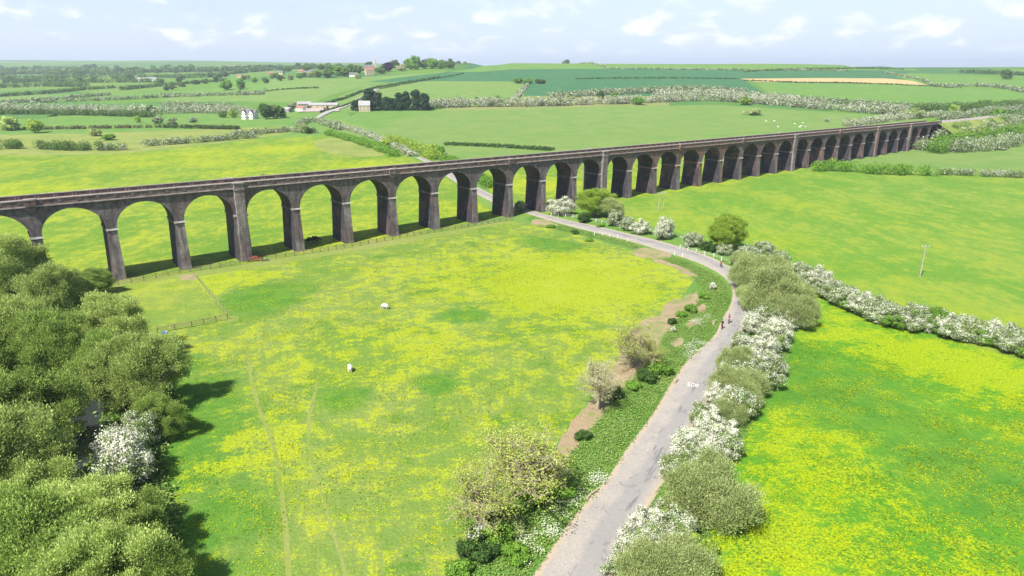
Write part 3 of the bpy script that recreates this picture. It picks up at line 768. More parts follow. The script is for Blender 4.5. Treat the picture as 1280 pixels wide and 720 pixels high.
ORD = ['first', 'second', 'third', 'fourth', 'fifth', 'sixth', 'seventh', 'eighth', 'ninth', 'tenth', 'eleventh', 'twelfth', 'thirteenth', 'fourteenth', 'fifteenth', 'sixteenth', 'seventeenth', 'eighteenth', 'nineteenth', 'twentieth',
       'twenty-first', 'twenty-second', 'twenty-third', 'twenty-fourth', 'twenty-fifth', 'twenty-sixth', 'twenty-seventh', 'twenty-eighth', 'twenty-ninth', 'thirtieth'] + ['thirty-' + x for x in 'first second third fourth fifth sixth seventh eighth ninth'.split()] + ['fortieth']
LOOK = {'haw': 'green hawthorn flecked with blossom', 'hawwhite': 'white blossoming hawthorn', 'green': 'green leafy bush', 'olive': 'olive-green bush', 'farhaw': 'blossom-flecked hawthorn', 'farwhite': 'white hawthorn', 'bright': 'bright green bush', 'dark': 'dark green bush', 'far': 'green bush', 'brownleaf': 'brownish bush', 'conifer': 'dark conifer', 'willow': 'pale willow', 'sparse': 'yellowish tree', 'purple': 'purple tree', 'pink': 'pale brown tree'}
# ---- roadside hedge, from the bottom up to the bend
g2 = 'bushes of the roadside hedge'
for K, px, py, h, w, mt, lb in [
 (OLV[0], 838, 705, 4.6, 7.6, None, 'olive-green sallow cut by the bottom edge beside the road'),
 (HAW[0], 790, 688, 3.0, 3.6, 'hawwhite', 'white hawthorn lowest along the road, at its right edge'),
 (HAW[1], 806, 652, 3.2, 4.0, 'hawwhite', 'white hawthorn left of the big rounded olive sallow'),
 (HAW[2], 852, 655, 3.4, 3.8, 'haw', 'hawthorn with white sprays between the two olive sallows'),
 (SHR[0], 822, 648, 2.2, 2.4, 'bright', 'small bright green bush among the white hawthorns near the bottom'),
 (OLV[1], 885, 612, 6.6, 9.2, None, 'big rounded olive-green sallow, largest bush beside the road'),
 (SHR[1], 873, 680, 2.4, 3.0, 'bright', 'bright green bush at the foot of the big olive sallow'),
 (HAW[2], 862, 552, 3.8, 4.8, 'hawwhite', 'dense white hawthorn overhanging the road above the big olive sallow'),
 (HAW[1], 896, 532, 4.4, 5.4, 'hawwhite', 'tall white hawthorn on the field side above the big olive sallow'),
 (HAW[0], 888, 560, 3.8, 4.6, 'hawwhite', 'white hawthorn touching the top of the big olive sallow'),
 (HAW[0], 925, 505, 4.6, 5.2, 'haw', 'greenish hawthorn above the tall white one, with white tips'),
 (OLV[0], 926, 478, 4.6, 6.6, None, 'pale sallow leaning over the road opposite the SLOW marking'),
 (HAW[2], 945, 470, 4.6, 5.5, 'haw', 'hawthorn with thin blossom right of the pale sallow'),
 (HAW[1], 948, 432, 4.6, 6.0, 'hawwhite', 'white hawthorn beside the road level with the cyclist pair'),
 (HAW[0], 972, 412, 4.4, 5.6, 'hawwhite', 'white hawthorn at the point where the hedge meets the lower field'),
 (HAW[2], 962, 455, 3.6, 4.6, 'haw', 'low hawthorn in front of the lower field below the white pair'),
 (OLV[1], 970, 362, 9.4, 12.5, None, 'large feathery sallow at the outside of the road bend'),
 (OLV[0], 990, 388, 6.5, 8.5, None, 'feathery sallow between the road bend and the lower field'),
 (OLV[0], 952, 340, 8.0, 10.5, None, 'yellowish sallow crowding the right side of the bend'),
 (HAW[1], 940, 318, 4.0, 5.5, 'haw', 'hawthorn above the bend at the end of the white railing'),
 (HAW[0], 975, 322, 4.0, 5.0, 'haw', 'thinly blossomed hawthorn behind the large feathery sallow')]:
    place(K, px, py, h, lb, w, mat=L[mt] if mt else None, group=g2)
fill = [(808, 712, 2.6, 3.6, 'haw'), (775, 705, 2.2, 3, 'haw'), (815, 672, 2.6, 3.4, 'haw'), (835, 640, 2.6, 3.6, 'haw'), (846, 585, 3, 4.2, 'haw'), (870, 575, 3.4, 4.4, 'haw'), (905, 560, 3.4, 4.2, 'haw'), (880, 520, 3.6, 4.6, 'haw'), (912, 515, 3.8, 4.8, 'olive'),
        (908, 495, 3.6, 4.6, 'hawwhite'), (930, 488, 4, 5, 'olive'), (914, 462, 3.2, 4.2, 'haw'), (920, 450, 4, 5, 'olive'), (938, 450, 3.6, 4.6, 'hawwhite'), (925, 428, 3.4, 4, 'haw'), (962, 428, 4, 5, 'haw'), (940, 405, 4, 5, 'hawwhite'), (960, 398, 4.4, 5.6, 'haw'), (985, 400, 4, 5, 'hawwhite'),
        (938, 375, 5, 5.6, 'olive'), (1000, 372, 5.6, 6.4, 'olive'), (1000, 355, 5, 6, 'haw'), (905, 312, 3, 4.4, 'haw'), (930, 325, 3.6, 5, 'olive'), (955, 312, 4, 5, 'haw')]
for i, (px, py, h, w, mt) in enumerate(sorted(fill, key=lambda b: -b[1])):
    place((OLV if mt == 'olive' else HAW)[i % 2], px, py, h, 'smaller %s filling the roadside hedge, %s filler up from the bottom' % (LOOK[mt], ORD[i]), w, mat=L[mt], group=g2, zc=.42)
# ---- field hedge running to the right edge
g3 = 'bushes of the hedge between the two right-hand fields'
FH = [(1000, 345, 5.4, 7, 'haw'), (1022, 350, 5.4, 7, 'hawwhite'), (1040, 364, 4.6, 6, 'haw'), (1058, 372, 4.6, 6, 'haw'), (1076, 379, 4.6, 6, 'hawwhite'), (1096, 387, 4.4, 6, 'haw'),
      (1113, 394, 4.2, 5.6, 'haw'), (1133, 397, 4.8, 6.2, 'haw'), (1152, 398, 4.4, 5.6, 'haw'), (1170, 401, 4.6, 5.4, 'green'), (1188, 406, 4.6, 6, 'hawwhite'), (1208, 412, 4.4, 5.6, 'haw'), (1228, 416, 3.8, 5.4, 'olive'),
      (1248, 418, 4.6, 5.6, 'hawwhite'), (1266, 424, 4.4, 5.6, 'haw'), (1288, 432, 4.4, 6, 'haw'), (1312, 440, 4.4, 6, 'haw')]
for i, (px, py, h, w, mt) in enumerate(FH):
    place(HAW[i % 3], px, py, h, '%s, %s from the road bend in the right-hand field hedge' % (LOOK[mt], ORD[i]), w, mat=L[mt], group=g3, zc=.4)
for i in range(len(FH) - 1):
    a_, b_ = FH[i], FH[i + 1]
    place(HAW[(i + 1) % 3], (a_[0] + b_[0]) / 2, (a_[1] + b_[1]) / 2 + 4, 3.6, 'low green thorn filling the gap, %s from the bend in the right-hand field hedge' % ORD[i], 6, mat=L['haw'] if i % 3 else L['green'], group=g3, zc=.4)
# ---- bushes behind the white railing
for K, px, py, h, w, mt, lb in [
 (HAW[1], 700, 258, 6.2, 8.6, 'hawwhite', 'round white hawthorn at the foot of the viaduct beside the road'),
 (WIL[1], 743, 255, 9.6, 11, 'bright', 'yellow-green willow rising in front of the viaduct piers by the road'),
 (WIL[0], 764, 262, 6.6, 7.5, 'olive', 'thin olive tree on the right flank of the yellow-green willow'),
 (HAW[0], 730, 272, 3.2, 4.6, 'dark', 'dark bush at the foot of the yellow-green willow'),
 (HAW[2], 769, 273, 4.8, 5.8, 'haw', 'first small hawthorn right of the yellow-green willow behind the railing'),
 (HAW[0], 785, 280, 4.2, 5.4, 'haw', 'second small hawthorn right of the yellow-green willow behind the railing'),
 (HAW[1], 801, 284, 4.6, 5.4, 'hawwhite', 'third hawthorn right of the yellow-green willow, whiter than the two before it'),
 (HAW[2], 831, 286, 6.2, 6.8, 'hawwhite', 'tall white hawthorn standing alone midway along the railing'),
 (HAW[0], 866, 300, 4.2, 5.4, 'haw', 'hawthorn left of the thin bright green tree by the railing'),
 (HAW[1], 886, 308, 2.8, 4.6, 'dark', 'low dark bush behind the railing below the thin bright green tree'),
 (WIL[2], 909, 292, 10.0, 9.6, 'bright', 'thin bright green tree behind the railing before the bend'),
 (HAW[2], 932, 314, 3.4, 4.2, 'haw', 'hawthorn at the right foot of the thin bright green tree'),
 (HAW[0], 650, 258, 3.6, 4.6, 'haw', 'dim hawthorn in the viaduct shadow seen through the arch beside the road')]:
    place(K, px, py, h, lb, w, mat=L[mt] if mt else None, zc=.45)
# ---- left verge trees
for K, px, py, h, w, mt, lb in [
 (SPR[0], 650, 575, 10.0, 14, None, 'big budding ash with pale bare limbs left of the road'),
 (SPR[1], 598, 622, 8.0, 10.5, None, 'smaller budding ash in front of the big one, near the fence end'),
 (SPR[1], 690, 590, 5.4, 6.0, 'sparse', 'low budding ash on the road side of the big one'),
 (SPR[0], 789, 426, 8.6, 9.5, 'sparse', 'slender budding tree beside the bare earth patch'),
 (SPR[1], 815, 440, 5.0, 5.6, 'sparse', 'small yellowish tree leaning from the slender one toward the road'),
 (SPR[1], 748, 476, 8, 8.0, 'pink', 'nearly bare grey tree with a straight trunk on the meadow edge')]:
    place(K, px, py, h, lb, w, mat=L[mt] if mt else None, zc=.55)
SB = [(652, 628, 1.9, 3.4, 'green'), (672, 610, 2.2, 3.8, 'green'), (700, 615, 1.8, 3.2, 'green'), (625, 665, 1.9, 3.2, 'green'), (606, 690, 1.8, 2.6, 'dark'), (585, 690, 2.0, 2.2, 'dark'), (598, 668, 1.8, 2.0, 'haw'), (645, 690, 1.5, 3, 'green'),
      (768, 492, 1.8, 2.4, 'dark'), (808, 470, 1.8, 3.2, 'dark'), (826, 462, 1.9, 3.4, 'green'), (790, 482, 1.4, 2.4, 'green'), (840, 402, 1.3, 1.8, 'dark'), (852, 393, 1.4, 1.8, 'green'), (864, 386, 1.6, 2.4, 'green'), (880, 370, 1.5, 2.2, 'green'), (891, 358, 1.5, 1.6, 'hawwhite'), (842, 412, 1.1, 1.0, 'hawwhite'),
      (750, 282, 1.0, 2.6, 'green'), (688, 283, 1.0, 2.6, 'green'), (719, 290, 1.0, 2.6, 'dark'), (736, 300, .9, 2.2, 'green'),
      (728, 545, 1.2, 2.2, 'dark'), (615, 640, 1.8, 2.8, 'dark'), (640, 655, 1.4, 3, 'olive'), (575, 712, 1.5, 2.5, 'green')]
for i, (px, py, h, w, mt) in enumerate(sorted(SB, key=lambda b: -b[1])):
    place(SHR[i % 2], px, py, h, 'low %s, %s bush from the bottom along the verge' % (LOOK[mt].replace('hawthorn', 'thorn bush') if 'haw' in mt else LOOK[mt], ORD[i]), w, mat=L[mt], zc=.4, group='scrub on the left verge', cat='bush')

# ------------------------------------------------------------------ hedges as belts
def hedge(pts, h, w, mat, label, ls=None, world=None, dens_=1.5, group=None, name='hedge', bump=.35, cat='hedge', zoff=0.0):
    W = [G(*p) for p in pts] if world is None else [(x_, y_, float(tz(x_, y_))) for x_, y_ in world]
    pts = pts or W
    q = np.random.default_rng(int(pts[0][0] * 7 + pts[0][1] * 13 + len(pts)) % 9999)
    D = np.mean([p[1] for p in W]); ls = ls or max(.28, D / 680 * .85)
    P = [np.array(p[:2]) for p in W]; seg = [np.linalg.norm(P[i + 1] - P[i]) for i in range(len(P) - 1)]; Ltot = sum(seg)
    nb = int(Ltot / (max(min(w, h * 1.5), h) * .26)) + 2
    B = []
    cum = np.concatenate([[0], np.cumsum(seg)])
    for i in range(int(nb * max(1, w / h))):
        s = q.uniform(0, Ltot); j = min(np.searchsorted(cum, s) - 1, len(seg) - 1); j = max(j, 0)
        f = (s - cum[j]) / seg[j]; c = P[j] * (1 - f) + P[j + 1] * f; d = (P[j + 1] - P[j]) / seg[j]
        off = q.uniform(-.5, .5) * max(w - h * .5, .2); c = c + np.array([-d[1], d[0]]) * off
        hh = h * q.uniform(1 - bump, 1 + bump * .6); r = min(w, h * 1.1) * q.uniform(.35, .6)
        B.append((c[0], c[1], float(tz(c[0], c[1])) + hh * .5, r, r, hh * .55))
    B = np.array(B); org = np.array([P[0][0], P[0][1], float(tz(*P[0]))])
    area = Ltot * (w + 1.6 * h)
    n = int(min(70000, max(300, dens_ * area / (ls * ls * 1.3 * .5) )))
    B[:, :3] -= org
    k = blob_leaves(B, n, ls, 1.3, .6, .55, q, -99)
    me = npmesh(name, k[0], k[1], mat)
    o = meshobj(name, me); o.location = (*org[:2], org[2] + zoff); return tag(o, label, cat, group)
hedge([(0, 186), (40, 186), (90, 188), (130, 188)], 5, 6, L['far'], 'thick dark green hedge along the back of the yellow meadow at the left edge')
hedge([(128, 188), (145, 188), (163, 187)], 3.6, 5, L['farhaw'], 'low whitish hedge continuing right from the thick dark green one')
hedge([(-160, 190), (-80, 188), (0, 187)], 4, 5, L['farhaw'], 'hedge running off the left edge behind the yellow meadow')
hedge([(176, 183), (210, 181), (250, 178), (285, 175), (323, 172)], 3.8, 5, L['farhaw'], 'green and white hedge climbing right along the back of the yellow meadow')
hedge([(290, 171), (330, 167), (360, 165), (395, 166)], 3.8, 6, L['farhaw'], 'mixed blossom hedge above the right part of the yellow meadow')
hedge([(0, 163), (50, 162), (110, 161), (170, 160), (240, 159), (300, 161)], 2.4, 4, L['brownleaf'], 'brownish hedge crossing the middle of the left pastures')
hedge([(205, 160), (250, 161), (300, 162)], 2.4, 3, L['dark'], 'dark ditch hedge under the white farmhouse pasture')
hedge([(-40, 137), (40, 139), (90, 140), (140, 141), (200, 142), (250, 141), (305, 143)], 7.5, 12, L['farwhite'], 'broad belt of blossom and bushes left of the white farmhouse')
hedge([(60, 146), (90, 144), (120, 142)], 2, 3, L['dark'], 'thin dark hedge at the lower left of the blossom belt')
hedge([(40, 129), (90, 127), (150, 125), (200, 122), (260, 120), (330, 118)], 4.5, 6, L['farhaw'], 'long straight hedge crossing the left fields above the blossom belt')
hedge([(0, 130), (60, 126), (100, 122), (140, 119)], 4.5, 6, L['farhaw'], 'hedge parallel to the long straight one, just above it at left')
hedge([(0, 121), (50, 118), (100, 113), (145, 110)], 5, 10, L['far'], 'shaggy hedge line above the left pastures')
hedge([(150, 113), (200, 108), (250, 104), (285, 101)], 6, 8, L['far'], 'dark hedge rising toward the tall pair of oaks')
hedge([(320, 116), (345, 113), (370, 111), (398, 110)], 1.8, 2.5, L['dark'], 'thin dark hedge across the pasture above the white farmhouse')
hedge([(200, 118), (240, 118), (290, 117)], 2, 3, L['farhaw'], 'thin hedge left of the tall pair of oaks')
hedge([(385, 136), (405, 131), (430, 124), (450, 116), (470, 110), (500, 105), (550, 97)], 2.6, 3, L['dark'], 'dark hedge along the left side of the climbing lane')
hedge([(400, 141), (430, 133), (450, 125), (466, 114)], 1.8, 2.5, L['dark'], 'dark hedge along the right side of the climbing lane')
hedge([(470, 112), (520, 103), (560, 96), (580, 92)], 1.2, 2, L['dark'], 'thin hedge between the hilltop road and the dark wheat')
hedge([(535, 135), (570, 134), (600, 133), (640, 133), (700, 132), (760, 130), (820, 128), (860, 126)], 8, 16, L['farwhite'], 'broad blossom belt along the back of the big pale pasture, left half', dens_=1.8)
hedge([(860, 126), (900, 126), (940, 129), (985, 133), (1030, 137), (1080, 141), (1130, 144)], 8, 15, L['farwhite'], 'broad blossom belt along the back of the big pale pasture, right half', dens_=1.8)
hedge([(640, 128), (646, 122), (655, 112), (660, 107)], 4, 6, L['farwhite'], 'short white hedge climbing to the small dark copse')
hedge([(640, 84.5), (700, 85), (760, 86), (850, 87), (950, 88), (1060, 89)], 2.5, 4, L['farhaw'], 'thin hedge line below the skyline on the dark wheat hill')
hedge([(720, 99), (780, 98), (850, 98), (925, 99)], 1.8, 3, L['dark'], 'faint hedge crossing the dark wheat left of the tan strip')
hedge([(930, 101), (1000, 103.5), (1060, 104), (1120, 106), (1165, 108)], 1.8, 3, L['dark'], 'thin hedge under the tan strip')
hedge([(1105, 91), (1125, 95), (1150, 100), (1165, 106)], 3.5, 6, L['farhaw'], 'hedge running down the right end of the tan strip')
hedge([(1165, 108), (1185, 110), (1200, 109)], 5, 8, L['farhaw'], 'white-topped bushes at the foot of the hedge beside the tan strip')
hedge([(1205, 108), (1240, 109), (1262, 112), (1290, 118), (1340, 124)], 5, 8, L['farhaw'], 'long hedge descending to the right edge under the round oak')
hedge([(1200, 91), (1225, 92), (1260, 93), (1290, 95)], 6, 8, L['far'], 'wooded skyline hedge left of the round oak')
hedge([(930, 90), (1000, 87), (1080, 86), (1130, 87)], 3, 6, L['far'], 'low wood on the skyline above the tan strip')
hedge([(700, 82), (800, 81.5), (880, 83), (960, 84)], 3, 5, L['far'], 'low hedge on the skyline right of the lone oak')
hedge([(555, 136), (500, 137), (445, 139)], 3, 4, L['dark'], 'low dark hedge at the foot of the conifer row')
hedge([(690, 122), (760, 118), (820, 115), (870, 113), (930, 117)], 6, 26, L['farhaw'], 'upper slope of blossom scrub behind the belt, beneath the dark wheat', dens_=1.6)
hedge([(820, 121), (880, 119), (940, 123), (1000, 128)], 7, 24, L['farwhite'], 'middle row of blossom scrub in the belt under the tan strip', dens_=1.6)
hedge([(960, 122), (1000, 127), (1060, 131), (1120, 135), (1170, 137)], 6, 16, L['farhaw'], 'upper row of scrub below the pale green field at right', dens_=1.6)
hedge([(-40, 143), (60, 143), (140, 145), (200, 147)], 5, 10, L['far'], 'green bushes along the near side of the blossom belt at left')
hedge([(205, 135), (240, 134), (290, 136)], 6, 10, L['farhaw'], 'blossom bushes behind the belt left of the farmhouse')
# railway end and banks
hedge([(1190, 168), (1220, 166), (1255, 160), (1300, 152), (1350, 148)], 8, 30, L['farhaw'], 'tangle of green and white bushes on the near embankment slope', ls=.6, dens_=2.0)
hedge([(1200, 176), (1240, 172), (1290, 165), (1340, 160)], 7, 24, L['green'], 'green scrub between the embankment and the curling blossom hedge', ls=.6, dens_=1.6)
hedge([(1175, 150), (1210, 146), (1245, 141), (1290, 139)], 6, 14, L['farhaw'], 'bushes on the far side of the railway cutting', ls=.7, dens_=1.6)
hedge([(1172, 160), (1190, 162), (1210, 161), (1240, 157), (1290, 149), (1340, 144)], 6, 16, L['farwhite'], 'mass of blossom bushes beside the viaduct end', ls=.8, dens_=2.0)
hedge([(1145, 186), (1170, 189), (1200, 190), (1235, 188), (1262, 182), (1300, 176)], 7, 12, L['farhaw'], 'blossom hedge curling round the embankment foot at right', ls=.55)
hedge([(1150, 168), (1168, 172), (1190, 172)], 10, 14, L['green'], 'green bushes hiding the foot of the last arches', ls=.55)
hedge([(1060, 158), (1100, 152), (1140, 148), (1180, 145)], 5, 10, L['farwhite'], 'pale blossom bank behind the far end of the viaduct', ls=.7)
hedge([(1140, 140), (1200, 138), (1250, 135), (1320, 134)], 7, 18, L['far'], 'wooded strip beyond the railway cutting', ls=.9)
hedge([(1018, 214), (1045, 213), (1090, 217), (1130, 219), (1165, 219)], 4.6, 7, L['green'], 'bushy green hedge in front of the far arches')
hedge([(1165, 218), (1200, 219), (1240, 221), (1290, 222), (1340, 226)], 2.8, 4, L['farhaw'], 'low blossom-flecked hedge right of the bushy green one')
hedge([(558, 181), (590, 182), (630, 184), (690, 188)], 1.6, 9, L['dark'], 'low dark rushy strip crossing the pasture just above the parapet', ls=.7)
# along the lane behind the viaduct
hedge([(516, 196), (500, 188), (480, 179), (455, 168), (430, 161), (405, 157)], 3.2, 5, L['farwhite'], 'white blossom hedge beside the lane behind the viaduct', ls=.5)
hedge([(545, 200), (530, 192), (510, 184), (490, 176)], 4, 9, L['bright'], 'yellow-green bushes on the right of the lane behind the viaduct', ls=.5)
hedge([(495, 196), (470, 186), (440, 176), (410, 168)], 3.4, 7, L['green'], 'green bushes on the left of the lane behind the viaduct', ls=.5)
hedge([(612, 235), (600, 226), (588, 217), (572, 209), (555, 202)], 3.6, 6, L['green'], 'leafy hedge beside the lane seen through the arches')
hedge([(372, 158), (385, 152), (400, 153), (425, 163)], 3.5, 8, L['farhaw'], 'blossom bushes at the lane junction below the farmyard', ls=.7)
# ---- far individual trees: (px, base py, h, w, leaf)
def ftree(K, px, py, h, w, mt, label, group=None, cat='tree', name=None):
    x, y, z = G(px, py); K.put(x, y, label, cat, h=h, w=w, mat=L[mt] if mt else None, group=group, z=z - .2, name=name)
for i, (px, py, h, w, mt, lb) in enumerate([
 (44, 166, 11, 13, 'bright', 'bright yellow-green oak standing in the left pasture'), (14, 163, 11, 16, 'willow', 'pale green spreading tree left of the bright oak'),
 (120, 170, 6, 9, 'olive', 'faint olive tree in the pasture right of the bright oak'), (137, 175, 4.5, 9, 'green', 'low round green bush on the dry grass path'),
 (172, 153, 6, 6, 'bright', 'small light green tree in the left pasture'), (190, 142, 9, 8, 'dark', 'dark tree standing within the blossom belt'),
 (284, 113, 17, 19, 'green', 'left of the two tall oaks on the slope'), (301, 112, 17, 17, 'green', 'right of the two tall oaks on the slope'), (300, 117, 6, 7, 'farhaw', 'small bush under the two tall oaks'),
 (333, 149, 15, 13, 'dark', 'tall dark tree immediately right of the white farmhouse'), (347, 148, 12, 15, 'far', 'rounder green tree second to the right of the white farmhouse'), (292, 147, 8, 8, 'bright', 'lime green tree left of the white farmhouse'),
 (279, 147, 7, 8, 'far', 'green tree left of the lime green one'), (216, 158, 7, 8, 'farhaw', 'pale hawthorn in the pasture left of the farmhouse'), (241, 153, 5, 7, 'farwhite', 'small white hawthorn standing alone left of the farmhouse'),
 (197, 155, 7, 9, 'farhaw', 'pale hawthorn at the end of the blossom belt'), (380, 166, 7, 10, 'olive', 'olive bush at the end of the meadow hedge'), (386, 167, 5, 6, 'dark', 'dark bush beneath the olive one at the meadow hedge end'),
 (369, 135, 7, 8, 'farwhite', 'white hawthorn left of the farm barns'), (363, 136, 5, 7, 'farhaw', 'hawthorn beside the small white farm shed'), (420, 156, 4, 9, 'farwhite', 'white hawthorn group below the farmyard'),
 (505, 82, 9, 9, 'far', 'short tree beside the copper beech'), (537, 103, 0.1, .1, 'far', '')][:-1]):
    ftree(FAR[i % 3], px, py, h, w, mt, lb)
rowc = [(445, 138, 11, 10), (463, 138, 22, 15), (473, 138, 19, 13), (484, 138, 14, 11), (491, 138, 13, 11), (500, 138, 18, 12), (508, 138, 20, 11), (520, 138, 21, 12), (531, 138, 18, 13)]
for i, (px, py, h, w) in enumerate(rowc):
    ftree(CON[i % 2], px, py, h, w, None, 'dark conifer, %s from the left in the row above the big pasture' % ORD[i], 'conifer row beyond the big pasture')
vil = [(410, 97, 13, 16, 'far'), (424, 95, 16, 16, 'green'), (437, 95, 17, 17, 'far'), (448, 92, 15, 14, 'far'), (461, 86, 14, 13, 'far'), (476, 92, 12, 13, 'far'), (485, 90, 17, 16, 'purple'), (494, 86, 16, 15, 'far'), (502, 89, 12, 12, 'pink'),
       (513, 87, 20, 15, 'green'), (520, 87, 23, 17, 'green'), (531, 86, 17, 15, 'far'), (541, 86, 19, 17, 'green'), (552, 86, 15, 15, 'green'), (562, 86, 17, 14, 'far'), (573, 84, 15, 14, 'far'), (581, 83, 12, 13, 'green')]
for i, (px, py, h, w, mt) in enumerate(vil):
    lb = 'purple copper beech, the only purple tree in the village clump' if mt == 'purple' else '%s, %s from the left in the village clump on the skyline' % ({'far': 'dark green tree', 'green': 'fresh green tree', 'pink': 'pale brown budding tree'}[mt], ORD[i])
    ftree(FAR[i % 3], px, py, h * 1.1, w * 1.4, mt, lb, None if mt == 'purple' else 'village clump trees')
vl2 = [(345, 97, 9, 14), (381, 96, 8, 13), (395, 94, 9, 12), (305, 100, 9, 13), (447, 98, 8, 13), (318, 103, 9, 12), (332, 104, 10, 12), (350, 101, 11, 13), (363, 100, 9, 12), (375, 98, 10, 12), (388, 96, 9, 14), (398, 97, 11, 12), (340, 98, 10, 12), (310, 99, 10, 12)]
for i, (px, py, h, w) in enumerate(sorted(vl2)):
    ftree(FAR[i % 3], px, py, h, w, ['far', 'olive', 'green'][i % 3], '%s, %s from the left among the hillside cottages' % (['dark green tree', 'olive tree', 'fresh green tree'][i % 3], ORD[i]), 'trees among the hillside cottages')
for i, (px, py, h, w, mt) in enumerate([(215, 112, 9, 12, 'far'), (228, 109, 9, 12, 'far'), (245, 106, 10, 13, 'dark'), (257, 105, 11, 13, 'far'), (270, 103, 12, 13, 'dark'), (208, 113, 8, 10, 'dark')]):
    ftree(FAR[i % 3], px, py, h, w, mt, '%s, %s in the line left of the two tall oaks' % ('very dark tree' if mt == 'dark' else 'green tree', ORD[i]), 'tree line left of the tall oaks')
for px, py, h, w, mt, lb in [(708, 84, 21, 20, 'far', 'lone round oak on the skyline of the wheat hill'), (1258, 99, 16, 19, 'far', 'round oak near the right edge of the skyline'),
                             (648, 104, 8, 16, 'green', 'left bush of the small copse in the wheat'), (660, 104.5, 8, 16, 'green', 'middle bush of the small copse in the wheat'), (675, 104.5, 7, 16, 'far', 'right bush of the small copse in the wheat'),
                             (597, 131, 9, 9, 'dark', 'dark tree within the left blossom belt'), (751, 124, 10, 10, 'dark', 'dark round tree rising from the blossom belt'), (767, 124, 8, 8, 'green', 'green tree right of the dark round tree in the blossom belt'),
                             (798, 131, 9, 13, 'green', 'green tree at the front of the blossom belt'), (932, 131, 9, 15, 'bright', 'yellow-green tree in the blossom belt under the tan strip'), (942, 144, 6, 15, 'olive', 'olive scrub in front of the blossom belt'),
                             (710, 126, 7, 12, 'olive', 'olive tree in the left part of the blossom belt'), (1142, 148, 10, 14, 'olive', 'brown-green tree behind the end of the viaduct'), (1192, 144, 10, 11, 'bright', 'bright tree above the railway line at right'),
                             (1217, 164, 13, 12, 'green', 'green tree on the near side of the railway cutting'), (1248, 150, 11, 13, 'green', 'dense green tree near the right edge above the railway'), (1270, 154, 11, 14, 'far', 'tree at the right edge beside the railway'),
                             (1171, 184, 7, 12, 'green', 'broad green bush at the foot of the viaduct end'), (540, 193, 6, 10, 'bright', 'bright bush beside the lane just above the parapet'), (549, 193, 5, 7, 'green', 'green bush right of the bright one above the parapet'),
                             (484, 184, 5, 10, 'bright', 'low yellow-green bush left of the lane blossom'), (1060, 152, 4, 4, 'farwhite', 'small white thorn in the pasture behind the viaduct'), (1033, 152, 3, 5, 'farwhite', 'white thorn left of the small one behind the viaduct'),
                             (329, 224, 3, 4, 'willow', 'small grey bush in the yellow meadow behind the parapet'), (623, 128, 8, 8, 'green', 'green tree at the left end of the blossom belt'), (575, 131, 9, 14, 'farwhite', 'white hawthorn right of the conifer row'), (560, 133, 8, 12, 'farwhite', 'white hawthorn closest to the conifer row'),
                             (455, 86, .1, .1, 'far', '')][:-1]:
    ftree(FAR[int(px) % 3], px, py, h, w, mt, lb)
# distant scattered trees on the left farmland
q = np.random.default_rng(5); n = 0
for i in range(105):
    px = q.uniform(-20, 480); py = q.uniform(82, 108) if i > 60 else q.uniform(79, 92)
    if px > 300 and py > 92: continue
    x, y, z = G(px, py)
    if y > 6500: continue
    s = q.uniform(.8, 1.3) * (1 + y / 6000); n += 1
    o = thing('broadleaf_tree', 'tiny distant tree among the hazy hedgerows of the far left farmland', 'tree', (x, y, z - .3), q.uniform(0, 6.28), 'far hedgerow trees')
    o.scale = (s * q.uniform(1, 1.8), s * q.uniform(1, 1.8), s); meshobj('crown', FAR[i % 3].mesh_for(L['far']), o)
for i, pts in enumerate([[(0, 110), (60, 108), (110, 109)], [(140, 99), (200, 97), (260, 98)], [(0, 99), (80, 98), (160, 96)], [(40, 91), (130, 90), (220, 90)], [(90, 104), (150, 103), (200, 103)], [(220, 97), (300, 92), (340, 88)], [(0, 87), (60, 86), (130, 86)], [(200, 86), (280, 84), (340, 84)],
                         [(0, 79.5), (60, 79), (120, 79.5), (200, 79)], [(200, 79), (280, 79), (350, 80), (420, 81)], [(60, 95), (130, 94), (180, 94)], [(0, 104), (40, 103), (90, 103)], [(60, 83), (140, 82.5), (210, 82.5)], [(300, 86), (360, 85), (420, 86)]]):
    hedge(pts, 9, 14, L['far'], 'hazy hedgerow, %s counted in the far left farmland from the valley up' % ORD[i], group='far hedgerows at the left', dens_=1.2)

def vs_(s, off):
    if s > 330: x, y, a = vpt(330, off); d = s - 330; return (x + d * math.cos(a), y + d * math.sin(a))
    return vpt(s, off)[:2]
hedge(None, 9.5, 12, L['farhaw'], 'blossoming scrub piled against the near side of the embankment beyond the last arch', ls=.6, dens_=2, world=[vs_(s, -6) for s in (318, 345, 380, 420, 460)])
hedge(None, 7.5, 12, L['green'], 'leafy bushes in front of the last three arches', ls=.6, dens_=2, world=[vs_(s, -14) for s in (285, 310, 340, 370, 400, 440)])
hedge(None, 11, 8, L['far'], 'green scrub on the crest of the embankment beyond the last arch', ls=.6, dens_=2, world=[vs_(s, -2.5) for s in (334, 350, 380, 420, 450)])
hedge(None, 10, 10, L['farhaw'], 'pale bushes on the far side of the embankment beyond the last arch', ls=.6, dens_=2, world=[vs_(s, VW + 6) for s in (310, 350, 400, 450)])
for i, (pts, hh) in enumerate([([(-60, 78), (0, 77.5), (60, 77.5), (110, 78)], 13), ([(120, 78.5), (180, 78), (230, 78)], 9), ([(225, 77.5), (290, 77.5), (350, 78.5)], 13), ([(270, 81), (330, 80), (400, 80), (450, 80)], 8), ([(0, 82), (70, 81), (150, 82)], 9)]):
    hedge(pts, hh, 60, L['far'], 'blue-hazed wood on the far left ridge, %s one' % ORD[i], group='woods on the far left ridge', dens_=1.3, ls=5, cat='wood', name='woodland')
